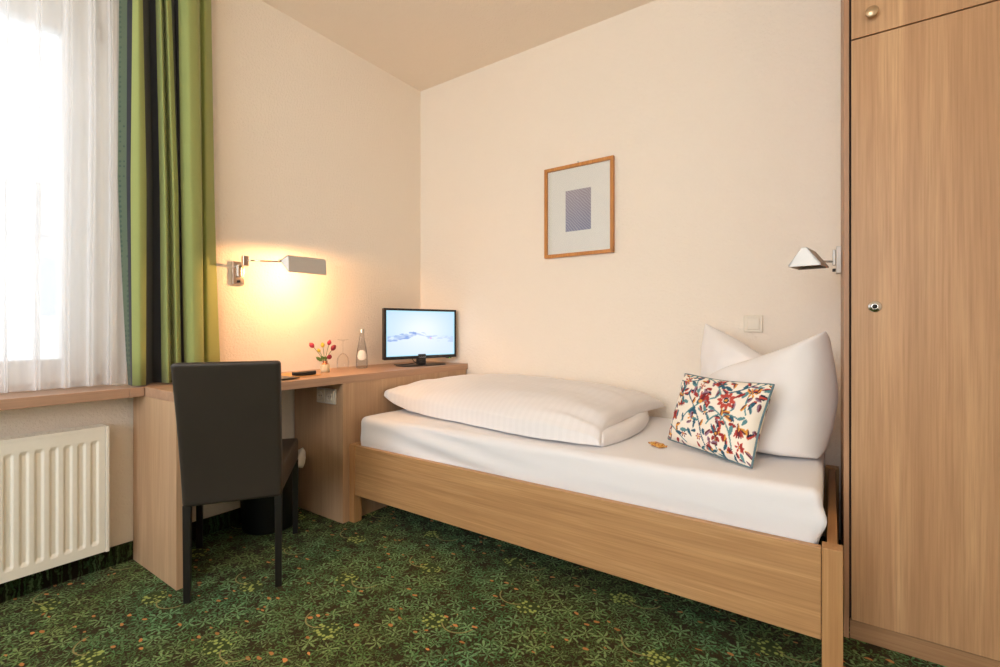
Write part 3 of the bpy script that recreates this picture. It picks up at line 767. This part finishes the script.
# wrapped sweet ------------------------------------------------------------
sw = thing('wrapped_chocolate', (-.565, 1.893, MZ1), 'small gold wrapped chocolate lying on the sheet beside the cushion', 'sweet')
c0 = Vector((-.563, 1.893, MZ1 + .0075)); dd = Vector((.82, -.57, 0)).normalized(); ee = Vector((.57, .82, 0))
e = lambda a, b: c0 + dd * a + ee * b
m = NT('printed_foil'); co = m.coord(); f = m.noise(co, 90, 2)
m.base(m.ramp(f, [(.35, lin(150, 62, 24)), (.48, lin(222, 150, 50)), (.6, lin(236, 196, 120)), (.7, lin(120, 60, 24))]), .3, .35); m.bump(m.noise(co, 160, 2), .6, .004)
ed = (curve(e(-.026, -.015), e(.026, -.015)), curve(e(.026, -.015), e(.026, .015)), curve(e(-.026, .015), e(.026, .015)), curve(e(-.026, -.015), e(-.026, .015)))
vs, fs = puff(ed, .015, (0, 0, 1), 20, 14, 4, .5, .002, 1, wscale=60, hf=lambda u, v: rd(u, .15) * rd(1 - u, .15) * rd(v, .3) * rd(1 - v, .3)); MB().add(vs, fs, 0, True).build('wrapper', m.mat, sw, weld=True)
for s in (-1, 1):
    mb = MB(); vs = []; 
    for i in range(9):
        t = i / 8 - .5; vs += [e(s * .025, t * .02) , e(s * .037, t * .034) + Vector((0, 0, .004 * ((-1) ** i)))]
    mb.add(vs, [(2 * i, 2 * i + 1, 2 * i + 3, 2 * i + 2) for i in range(8)])
    o = mb.build('wrapper_end', m.mat, sw); q = o.modifiers.new('t', 'SOLIDIFY'); q.thickness = .0008

# ------------------------------------------------------------------ picture
pc = thing('framed_picture', (-1.234, WY, 1.44), 'framed abstract print with a wide white mount on the back wall', 'picture')
x0, x1, z0, z1, pf = -1.457, -1.011, 1.440, 1.987, WY - .024
fw = .020; mb = MB()
for a, b in (((x0, z0), (x1, z1)),):
    o1 = [(x0, z0), (x1, z0), (x1, z1), (x0, z1)]; i1 = [(x0 + fw, z0 + fw), (x1 - fw, z0 + fw), (x1 - fw, z1 - fw), (x0 + fw, z1 - fw)]
    vs = [(x, pf, z) for x, z in o1] + [(x, pf, z) for x, z in i1] + [(x, WY - .002, z) for x, z in o1] + [(x, WY - .002, z) for x, z in i1]
    fs = []
    for i in range(4):
        j = (i + 1) % 4; fs += [(i, j, 4 + j, 4 + i), (8 + i, 12 + i, 12 + j, 8 + j), (i, 8 + i, 8 + j, j), (4 + i, 4 + j, 12 + j, 12 + i)]
    mb.add(vs, fs)
mb.build('picture_frame', M['frame'], pc, bevel=.002)
mt = MB().box(x0 + fw - .002, x1 - fw + .002, WY - .010, WY - .004, z0 + fw - .002, z1 - fw + .002).build('mount', M['mat'], pc)
m = NT('abstract_print'); co = m.coord()
d = m.vmath('ADD', co, m.vmath('MULTIPLY', m.noise(co, 12, 2, out='Color'), (.03, 0, .03)))
w = m.node('ShaderNodeTexWave', bands_direction='DIAGONAL'); m.set(w.inputs['Vector'], d); w.inputs['Scale'].default_value = 34; w.inputs['Distortion'].default_value = 2.5; w.inputs['Detail'].default_value = 3
sep = m.node('ShaderNodeSeparateXYZ'); m.set(sep.inputs[0], co)
g = m.math('DIVIDE', m.math('SUBTRACT', sep.outputs[2], .15), .24, clamp=True)
m.base(m.mix(m.math('MULTIPLY', w.outputs['Fac'], .55), m.mix(g, lin(120, 122, 150), lin(168, 150, 152)), lin(212, 204, 210)), .6)
MB().box(-1.316, -1.152, WY - .0112, WY - .0101, 1.590, 1.834).build('print', m.mat, mt)
MB().box(x0 + fw, x1 - fw, WY - .0155, WY - .0145, z0 + fw, z1 - fw).build('glass', M['pic_glass'], pc)
MB().tube([(-1.235, WY - .001, 1.996), (-1.235, WY - .012, 1.998), (-1.235, WY - .012, 1.988)], .0028).build('hook', M['brushed'], pc)

# light switch
sw_ = thing('light_switch', (-.312, WY, 1.033), 'cream square light switch on the back wall above the pillow', 'switch')
MB().box(-.353, -.271, WY - .010, WY - .0005, .993, 1.074).build('switch_frame', M['cream_pl'], sw_, bevel=.003)
MB().box(-.339, -.285, WY - .0145, WY - .0095, 1.006, 1.061).build('rocker', M['cream_pl'], sw_, bevel=.003)

# ------------------------------------------------------------------ television
L_, R_ = Vector((-2.289, 2.030, 0)), Vector((-2.155, 2.560, 0)); L_.x -= .004
tdir = (R_ - L_).normalized(); tn = Vector((tdir.y, -tdir.x, 0)); tw = (R_ - L_).length; tc = (L_ + R_) / 2; ang = math.atan2(tdir.y, tdir.x)
tv = thing('television', (tc.x, tc.y, DZ), 'small black flat television showing a snowy landscape on the desk corner', 'television', ang)
hw = tw / 2; tb, tt = .045, .372        # above the desk
# local: x along the screen, y away from the viewer (+), front at y=0
bz = .014; mb = MB()
mb.box(-hw, hw, .006, .034, tb, tt); o = mb.build('housing', M['black_pl'], tv, bevel=.006, local=True)
o1 = [(-hw, tb), (hw, tb), (hw, tt), (-hw, tt)]; i1 = [(-hw + bz, tb + .020), (hw - bz, tb + .020), (hw - bz, tt - bz), (-hw + bz, tt - bz)]
mb = MB(); vs = [(x, -.002, z) for x, z in o1] + [(x, -.002, z) for x, z in i1] + [(x, .006, z) for x, z in o1] + [(x, .006, z) for x, z in i1]; fs = []
for i in range(4):
    j = (i + 1) % 4; fs += [(i, j, 4 + j, 4 + i), (8 + i, 12 + i, 12 + j, 8 + j), (i, 8 + i, 8 + j, j), (4 + i, 4 + j, 12 + j, 12 + i)]
mb.add(vs, fs); bezel = mb.build('bezel', plain('glossy_black', lin(30, 24, 26), .2), tv, bevel=.001, local=True)
sxw, sz0, sz1 = hw - bz, tb + .020, tt - bz; nx, nz = 200, 116; mb = MB()
mb.add([(-sxw + 2 * sxw * i / nx, .003, sz0 + (sz1 - sz0) * j / nz) for j in range(nz + 1) for i in range(nx + 1)],
       [(j * (nx + 1) + i, j * (nx + 1) + i + 1, (j + 1) * (nx + 1) + i + 1, (j + 1) * (nx + 1) + i) for j in range(nz) for i in range(nx)])
scr = mb.build('screen', vcol('screen_picture', .6, .98, .05), tv, local=True, fix=False)
at = scr.data.color_attributes.new('col', 'FLOAT_COLOR', 'POINT'); arr = np.ones(((nx + 1) * (nz + 1), 4))
for j in range(nz + 1):
    v = j / nz
    for i in range(nx + 1):
        u = i / nx
        edge = min(u, 1 - u, v, 1 - v)
        cx = math.exp(-((u - .5) / .42) ** 2 - ((v - .55) / .5) ** 2)
        col = np.array(lin(186, 216, 238)[:3]) * (1 - cx) + np.array(lin(232, 240, 247)[:3]) * cx
        if v < .42: col = col * .6 + np.array(lin(228, 235, 246)[:3]) * .4
        hz = .38 + .10 * math.exp(-((u - .42) / .25) ** 2) - .02 * u
        nn_ = fbm(u * 9, v * 22, 0, 1)
        if abs(v - hz) < .055 + .03 * nn_ and nn_ > (-.25 if u < .42 else 0 if u < .65 else .1):
            k = min(.8, .35 + 1.2 * max(0, nn_)) * (1 if u < .42 else .6 if u < .65 else .35)
            col = col * (1 - k) + np.array(lin(100, 140, 214)[:3]) * k
        if (u - .63) ** 2 + ((v - hz + .03) * .6) ** 2 < .0002: col = np.array(lin(226, 180, 226)[:3])
        if edge < .02: col = np.array(lin(176, 226, 246)[:3])
        arr[j * (nx + 1) + i, :3] = col
at.data.foreach_set('color', arr.ravel())
# maker's mark (unreadable at this size: a row of small strokes) and lamp
mb = MB()
for i in range(7):
    x = -.026 + i * .0078; mb.box(x, x + .0014, -.0034, -.0021, tb + .006, tb + .012); mb.box(x, x + .0052, -.0034, -.0021, tb + (.006 if i % 2 else .0108), tb + (.0072 if i % 2 else .012))
mb.build('maker_mark', plain('silver_print', lin(190, 186, 190), .4), bezel, local=True)
MB().box(hw - .075, hw - .045, -.004, .02, tb - .006, tb).build('sensor_lip', M['black_pl'], tv, local=True)
MB().box(hw - .062, hw - .054, -.0046, -.004, tb - .005, tb - .002).build('status_light', emit('green_led', (.15, .8, .1, 1), 1.2), tv, local=True)
mb = MB(); n = 40
vs = []; 
for z in (0.0005, .007):
    for i in range(n):
        a = 2 * PI * i / n; k = 1 if z < .005 else .96
        vs.append((.175 * k * math.copysign(abs(math.cos(a)) ** .6, math.cos(a)), .012 + .085 * k * math.copysign(abs(math.sin(a)) ** .6, math.sin(a)), z))
fs = [(i, (i + 1) % n, n + (i + 1) % n, n + i) for i in range(n)] + [tuple(range(n))[::-1], tuple(range(n, 2 * n))]
mb.add(vs, fs); mb.build('stand_base', M['black_pl'], tv, local=True)
MB().box(-.030, .030, .000, .030, .007, tb + .03).build('stand_neck', M['black_pl'], tv, local=True, bevel=.004)
MB().tube([(-.07, .02, tb + .01), (-.065, .0, .03), (-.04, -.02, .012), (-.01, -.012, .03), (-.03, .012, .02), (-.09, .03, .011), (-.16, .09, .006)], .0022, 8).build('cable', M['black_pl'], tv, local=True)

# ------------------------------------------------------------------ things on the desk
# vase with flowers
vp = Vector((-2.335, 1.637, DZ))
vs_ = thing('flower_vase', vp, 'small cream ribbed vase with a copper neck on the desk', 'vase')
mb = MB(); mb.lathe([(.0001, .0005), (.021, .0005), (.0245, .004), (.0255, .02), (.0255, .036), (.022, .044)], (0, 0, 0), 32)
m = NT('ribbed_ceramic'); w = m.node('ShaderNodeTexWave', bands_direction='Z'); m.set(w.inputs['Vector'], m.coord()); w.inputs['Scale'].default_value = 60
m.base(m.mix(w.outputs['Fac'], lin(206, 190, 150), lin(230, 220, 190)), .4); m.bump(w.outputs['Fac'], .5, .002)
mb.build('vase_body', m.mat, vs_, local=True)
MB().lathe([(.0222, .044), (.0135, .051), (.0118, .058), (.0145, .064), (.0125, .064), (.010, .058)], (0, 0, 0), 32).build('vase_neck', M['copper'], vs_, local=True)
green = plain('stem_green', lin(106, 122, 40), .6); pink = plain('tulip_pink', lin(204, 48, 74), .55, namt=.15); yel = plain('yellow_petal', lin(232, 200, 60), .55, namt=.1); leafm = plain('leaf_green', lin(84, 116, 44), .55)
maroon = plain('tulip_maroon', lin(160, 36, 54), .55, namt=.15)
cdir = Vector((math.cos(TH), math.sin(TH), 0))    # to the right as the visitor sees it
def bud(parent, p, d, s, mat):
    d = d.normalized(); q = d.to_track_quat('Z', 'Y').to_matrix()
    mb = MB()
    for k in range(6):
        a = 2 * PI * k / 6; off = .0 if k % 2 else .35
        vs = []; nu_, nv_ = 5, 7
        for j in range(nv_):
            v = j / (nv_ - 1); r = s * (.12 + .50 * math.sin(PI * min(v * .95 + .06, 1)) ** .8) * (1 if k % 2 else .88)
            for i in range(nu_):
                u = (i / (nu_ - 1) - .5) * 1.35 * math.sin(PI * min(1, v * .86 + .12)); vs.append(p + q @ Vector((r * math.cos(a + u), r * math.sin(a + u), s * (v * 1.7))))
        mb.add(vs, [(j * nu_ + i, j * nu_ + i + 1, (j + 1) * nu_ + i + 1, (j + 1) * nu_ + i) for j in range(nv_ - 1) for i in range(nu_ - 1)], 0, True)
    o = mb.build('petals', mat, parent, fix=False); z_ = o.modifiers.new('t', 'SOLIDIFY'); z_.thickness = .0008
def flower(name, tip, mat, s, label, cat='flower', grp='flowers in the vase'):
    base = vp + Vector((random.uniform(-.004, .004), random.uniform(-.004, .004), .05)); tip = vp + tip
    t = thing(name, base, label, cat, 0, grp)
    mid = base.lerp(tip, .5) + Vector((0, 0, .008)); pts = [curve(base, mid, tip)(k / 8) for k in range(9)]
    MB().tube(pts, .0014, 8).build('stem', green, t); bud(t, tip, pts[-1] - pts[-2], s, mat)
R3 = lambda r, u, f=0: cdir * r + Vector((0, 0, u)) + Vector((math.sin(TH), -math.cos(TH), 0)) * f
flower('tulip', R3(-.064, .138, .0), pink, .021, 'pink tulip leaning left out of the vase on the desk')
flower('tulip', R3(.016, .151, -.01), pink, .018, 'pink tulip standing tallest in the vase on the desk')
flower('tulip', R3(.036, .122, -.0), maroon, .022, 'dark red tulip leaning right out of the vase on the desk')
flower('tulip', R3(.018, .080, .012), maroon, .021, 'dark red tulip hanging lowest, just above the vase rim')
flower('yellow_flower', R3(-.012, .138, .0), yel, .017, 'yellow flower standing in the middle of the vase bunch')
flower('yellow_flower', R3(-.026, .112, .01), yel, .014, 'small yellow flower low in the middle of the vase bunch')
def sprig(name, label, tips):
    base = vp + Vector((0, 0, .05)); t = thing(name, base, label, 'foliage', 0, None)
    for tp in tips:
        tip = vp + tp; d = tip - base; MB().tube([base, base + d * .5, tip], .0010, 6).build('stem', green, t)
        sd = d.cross(Vector((.3, -.8, .2))).normalized(); mb = MB(); vs = []
        for j in range(9):
            v = j / 8; w_ = .0095 * math.sin(PI * min(1, v * .95 + .03)); c = base + d * (.45 + .62 * v)
            vs += [c - sd * w_, c + Vector((0, 0, -.001)), c + sd * w_]
        mb.add(vs, [(3 * j + i, 3 * j + i + 1, 3 * j + i + 4, 3 * j + i + 3) for j in range(8) for i in range(2)], 0, True)
        o = mb.build('leaf', leafm, t, fix=False); z_ = o.modifiers.new('t', 'SOLIDIFY'); z_.thickness = .0008
sprig('leafy_sprig', 'short green leafy sprig spreading over the rim of the vase', [R3(-.036, .076, .004), R3(-.016, .09, .01), R3(.008, .088, .014), R3(-.05, .082, -.004)])

# upturned wine glass
gp = Vector((-2.355, 1.770, DZ)); t = thing('wine_glass', gp, 'clear wine glass standing upside down between vase and bottle', 'glass')
MB().lathe([(.0305, .001), (.035, .03), (.0355, .05), (.031, .075), (.018, .092), (.006, .100)], (0, 0, 0), 36).build('bowl', M['clear'], t, local=True)
MB().lathe([(.006, .100), (.0035, .112), (.0035, .165), (.006, .172)], (0, 0, 0), 20).build('stem', M['clear'], t, local=True)
MB().lathe([(.006, .172), (.02, .176), (.031, .1785), (.031, .180), (.0001, .1812)], (0, 0, 0), 36).build('foot', M['clear'], t, local=True)

# water bottle
bp = Vector((-2.37, 1.92, DZ)); t = thing('water_bottle', bp, 'clear glass water bottle with a round white label on the desk', 'bottle')
MB().lathe([(.0001, .004), (.03, .001), (.0355, .004), (.036, .03), (.0345, .07), (.029, .115), (.0215, .155), (.0155, .19), (.0125, .213), (.0125, .228)], (0, 0, 0), 40).build('glass_body', M['bottle'], t, local=True)
MB().lathe([(.0145, .216), (.0145, .238), (.0135, .240), (.0001, .240)], (0, 0, 0), 28).build('cap', M['brushed'], t, local=True)
mb = MB(); vs = []; rl = .031; ca = math.atan2(-bp.y, -bp.x); nn = 18
for j in range(nn + 1):
    for i in range(nn + 1):
        a, b = i / nn * 2 - 1, j / nn * 2 - 1
        q1 = a * math.sqrt(1 - b * b / 2); q2 = b * math.sqrt(1 - a * a / 2)
        zz = .082 + q2 * rl; rb = .0358 if zz < .035 else .0358 - (zz - .035) * .035 if zz < .07 else .0346 - (zz - .07) * .122; th = ca + q1 * rl / .036
        vs.append(((rb + .0006) * math.cos(th), (rb + .0006) * math.sin(th), zz))
mb.add(vs, [(j * (nn + 1) + i, j * (nn + 1) + i + 1, (j + 1) * (nn + 1) + i + 1, (j + 1) * (nn + 1) + i) for j in range(nn) for i in range(nn)], 0, True)
lb = mb.build('label', plain('paper_label', lin(240, 236, 226), .6), t, local=True, fix=False); z_ = lb.modifiers.new('t', 'SOLIDIFY'); z_.thickness = .0006; z_.offset = 1
mb = MB()
for i in range(8):
    th0 = ca - .5 + i * .125; mb.add([(.0335 * math.cos(a), .0335 * math.sin(a), z_2) for z_2 in (.081, .0845) for a in (th0, th0 + .085)], [(0, 1, 3, 2)])
mb.build('label_print', plain('label_ink', lin(90, 84, 84), .6), lb, local=True, fix=False)

# folder with remote
t = thing('leather_folder', (-2.25, 1.22, DZ), 'flat black folder with tan edge lying on the desk behind the chair', 'folder')
MB().box(-.17, .05, -.12, .30, .0005, .004).build('pages', plain('tan_pages', lin(214, 160, 96), .6), t, local=True)
MB().box(-.075, .13, -.14, .125, .0045, .009).build('cover', M['black_pl'], t, local=True, bevel=.001)
t = thing('remote_control', (-2.225, 1.435, DZ + .0045), 'slim black remote control lying across the folder edge', 'remote', math.radians(84))
mb = MB(); vs = []; n = 24; prof = [(0, 0), (.008, .85), (.015, 1), (.020, .8)]
Lr = .062
for z, k in ((.0, .8), (.004, 1), (.014, 1), (.018, .82)):
    for i in range(n):
        a = 2 * PI * i / n; x = Lr * math.copysign(abs(math.cos(a)) ** .45, math.cos(a)); wdt = .019 + .006 * (x / Lr)
        vs.append((x * (.97 + .03 * k), wdt * k * math.copysign(abs(math.sin(a)) ** .6, math.sin(a)), z + .004 * (x / Lr) ** 2))
mb.add(vs, [(j * n + i, j * n + (i + 1) % n, (j + 1) * n + (i + 1) % n, (j + 1) * n + i) for j in range(3) for i in range(n)] + [tuple(range(n))[::-1], tuple(range(3 * n, 4 * n))], 0, True)
mb.build('body', M['black_pl'], t, local=True)
for i in range(5):
    for j in (-1, 0, 1): 
        if (i + j) % 2 == 0: MB().lathe([(.0032, .016), (.0032, .0195), (.0001, .0198)], (-.045 + i * .02, j * .009, 0), 10).build('button', M['grey_pl'], t, local=True)

# ------------------------------------------------------------------ chair
ph = 2.563
ch = thing('dining_chair', (-2.082, 1.052, 0), 'dark brown leather chair with high back pushed up to the desk', 'chair', ph)
wr_, wf_ = .334, .436
def taper_leg(x, y, w0, w1, z1):
    mb = MB(); vs = [(x + a * w / 2, y + b * w / 2, z) for z, w in ((0.0, w0), (z1, w1)) for b in (-1, 1) for a in (-1, 1)]
    return mb.add(vs, [(0, 2, 3, 1), (4, 5, 7, 6), (0, 1, 5, 4), (2, 6, 7, 3), (0, 4, 6, 2), (1, 3, 7, 5)])
for x, y in ((-.25, wr_ / 2 - .014), (-.25, -wr_ / 2 + .014), (.249, wf_ / 2 - .0145), (.249, -wf_ / 2 + .0145)):
    taper_leg(x, y, .023, .027, .362).build('leg', M['black_wood'], ch, local=True, bevel=.002)
def rnd(nx, ny, nz, fn, mat, name):
    o = grid_solid(nx, ny, nz, fn).build(name, mat, ch, local=True); return o
def rbox(u, v, w, hx, hy, hz, r):
    p = Vector(((u * 2 - 1) * hx, (v * 2 - 1) * hy, (w * 2 - 1) * hz))
    c = Vector((min(max(p.x, -hx + r), hx - r), min(max(p.y, -hy + r), hy - r), min(max(p.z, -hz + r), hz - r)))
    d = p - c
    if d.length > 1e-7: d = d.normalized() * max(abs(d.x), abs(d.y), abs(d.z))
    return c + d
def ease(t, n=3): return t
def back(u, v, w):
    # denser rows at the borders
    f = lambda t: .5 - .5 * math.cos(PI * t)
    p = rbox(f(u), f(v), f(w), .026, wr_ / 2, .2705, .014)
    t = max(0.0, (p.z + .2705) / .541)
    lean = .16 * (t ** 1.25)
    return Vector((-.243 - lean + p.x, p.y * (1 + .012 * t), .355 + (p.z + .2705)))
rnd(10, 34, 44, back, M['leather'], 'backrest')
def seat(u, v, w):
    f = lambda t: .5 - .5 * math.cos(PI * t)
    p = rbox(f(u), f(v), f(w), .2425, .5, .054, .018)
    t = (p.x + .2425) / .485; wd = wr_ * (1 - t) + wf_ * t
    r = .018; yy = p.y / .5 * wd / 2
    zz = p.z + (.010 * (1 - (2 * u - 1) ** 2) * (1 - (2 * v - 1) ** 2) if w > .5 else 0)
    return Vector((-.2165 + (p.x + .2425), yy, .412 + zz))
rnd(30, 30, 10, seat, M['leather'], 'seat')

# ------------------------------------------------------------------ bin
t = thing('waste_bin', (-2.372, 1.335, 0), 'round black waste bin with white liner under the desk', 'bin')
MB().lathe([(.0001, .001), (.122, .001), (.126, .01), (.140, .31), (.143, .318), (.138, .318), (.12, .02), (.0001, .015)], (0, 0, 0), 48).build('bucket', M['bin'], t, local=True)
mb = MB(); vs = []; n, k = 64, 10
for i in range(n):
    a = 2 * PI * i / n; bul = math.exp(-((a - 1.15) / .55) ** 2); 
    for j in range(k):
        b = 2 * PI * j / k; R = .142 + .012 * bul; rx_ = .006 + .016 * bul; rz_ = .010 + .038 * bul
        wob = 1 + .12 * math.sin(5 * a + 2 * b)
        vs.append(((R + rx_ * math.cos(b) * wob) * math.cos(a), (R + rx_ * math.cos(b) * wob) * math.sin(a), .318 + rz_ * math.sin(b) * wob + .008 * bul))
mb.add(vs, [(i * k + j, ((i + 1) % n) * k + j, ((i + 1) % n) * k + (j + 1) % k, i * k + (j + 1) % k) for i in range(n) for j in range(k)], 0, True)
mb.build('liner', M['liner'], t, local=True)

# ------------------------------------------------------------------ house across the street (seen pale through the net curtain)
hs = thing('house', (-16, 3, -6), 'pale house across the street seen faintly through the net curtain', 'building')
m = NT('facade_render'); m.base(m.mix(m.noise(m.coord(), 2), lin(238, 236, 232), lin(230, 228, 226)), .9); MF = m.mat
MB().box(-20, -15, -9, 9, -6, 3.1).build('facade', MF, hs)
mb = MB(); mb.add([(-20.5, -9.3, 3.1), (-14.6, -9.3, 3.1), (-17.5, -9.3, 4.9), (-20.5, 9.3, 3.1), (-14.6, 9.3, 3.1), (-17.5, 9.3, 4.9)], [(0, 1, 2), (3, 5, 4), (0, 3, 4, 1), (1, 4, 5, 2), (2, 5, 3, 0)])
mb.build('roof', plain('roof_tiles', lin(206, 202, 200), .9), hs)
for i in range(8):
    y = -7.6 + i * 2.1
    for z in (-1.6, 1.2):
        f = MB().box(-15.0, -14.94, y, y + 1.0, z, z + 1.5).build('window', M['white_paint'], hs)
        MB().box(-14.935, -14.93, y + .08, y + .92, z + .08, z + 1.42).build('pane', plain('far_pane', lin(190, 196, 204), .3), f)

# ------------------------------------------------------------------ pendant lamp, unseen, added behind the camera to light the room
CL = (-.5, -.7)
t = thing('added_pendant_lamp', (CL[0], CL[1], CZ), 'round opal pendant lamp added unseen behind the camera to light the room', 'lamp')
MB().lathe([(.0001, -.001), (.06, -.001), (.05, -.03), (.0001, -.03)], (0, 0, 0), 40).build('ceiling_rose', M['white_paint'], t, local=True)
MB().tube([(0, 0, -.03), (0, 0, -.31)], .004).build('cord', M['white_paint'], t, local=True)
MB().lathe([(.16 * math.sin(PI * i / 20) + .0001, -.46 + .16 * math.cos(PI * i / 20)) for i in range(21)], (0, 0, 0), 40).build('globe', emit('pendant_fill_glow', (1, .84, .66, 1), 3.5), t, local=True)
pl_ = bpy.data.lights.new('added_pendant_fill', 'POINT'); pl_.energy = 148; pl_.color = (1, .84, .67); pl_.shadow_soft_size = .18
lo = bpy.data.objects.new('added_pendant_fill', pl_); C.objects.link(lo); lo.parent = t; lo.location = (0, 0, -.46)

# ------------------------------------------------------------------ lights
def area(name, loc, rot, sx, sy, e, col):
    ld = bpy.data.lights.new(name, 'AREA'); ld.shape = 'RECTANGLE'; ld.size = sx; ld.size_y = sy; ld.energy = e; ld.color = col
    o = bpy.data.objects.new(name, ld); C.objects.link(o); o.location = loc; o.rotation_euler = rot; return o
area('added_rear_fill', ((WA + WB) / 2, RY - .45, 1.7), (PI / 2, 0, 0), 2.6, 1.9, 84, (.80, .90, 1))  # fill light added outside the invented rear window

w = bpy.data.worlds.new('sky'); bpy.context.scene.world = w; w.use_nodes = True
bg = w.node_tree.nodes['Background']; bg.inputs[0].default_value = (.90, .95, 1, 1); bg.inputs[1].default_value = 1.75

# ------------------------------------------------------------------ camera
cam = bpy.data.cameras.new('camera'); co = bpy.data.objects.new('camera', cam); C.objects.link(co)
co.location = (0, 0, H_); co.rotation_euler = (PI / 2, 0, TH)
cam.sensor_width = 36; cam.lens = 36 * F_ / 1000; cam.shift_y = -(333.5 - Y0_) / 1000; cam.clip_start = .02
sc = bpy.context.scene; sc.camera = co
sc.view_settings.view_transform = 'Standard'; sc.view_settings.look = 'None'; sc.view_settings.gamma = 1
sc.view_settings.use_curve_mapping = False; sc.view_settings.exposure = 0.25
sc.cycles.use_denoising = True; sc.cycles.max_bounces = 12; sc.cycles.diffuse_bounces = 7; sc.cycles.transparent_max_bounces = 24
sc.cycles.sample_clamp_indirect = 8
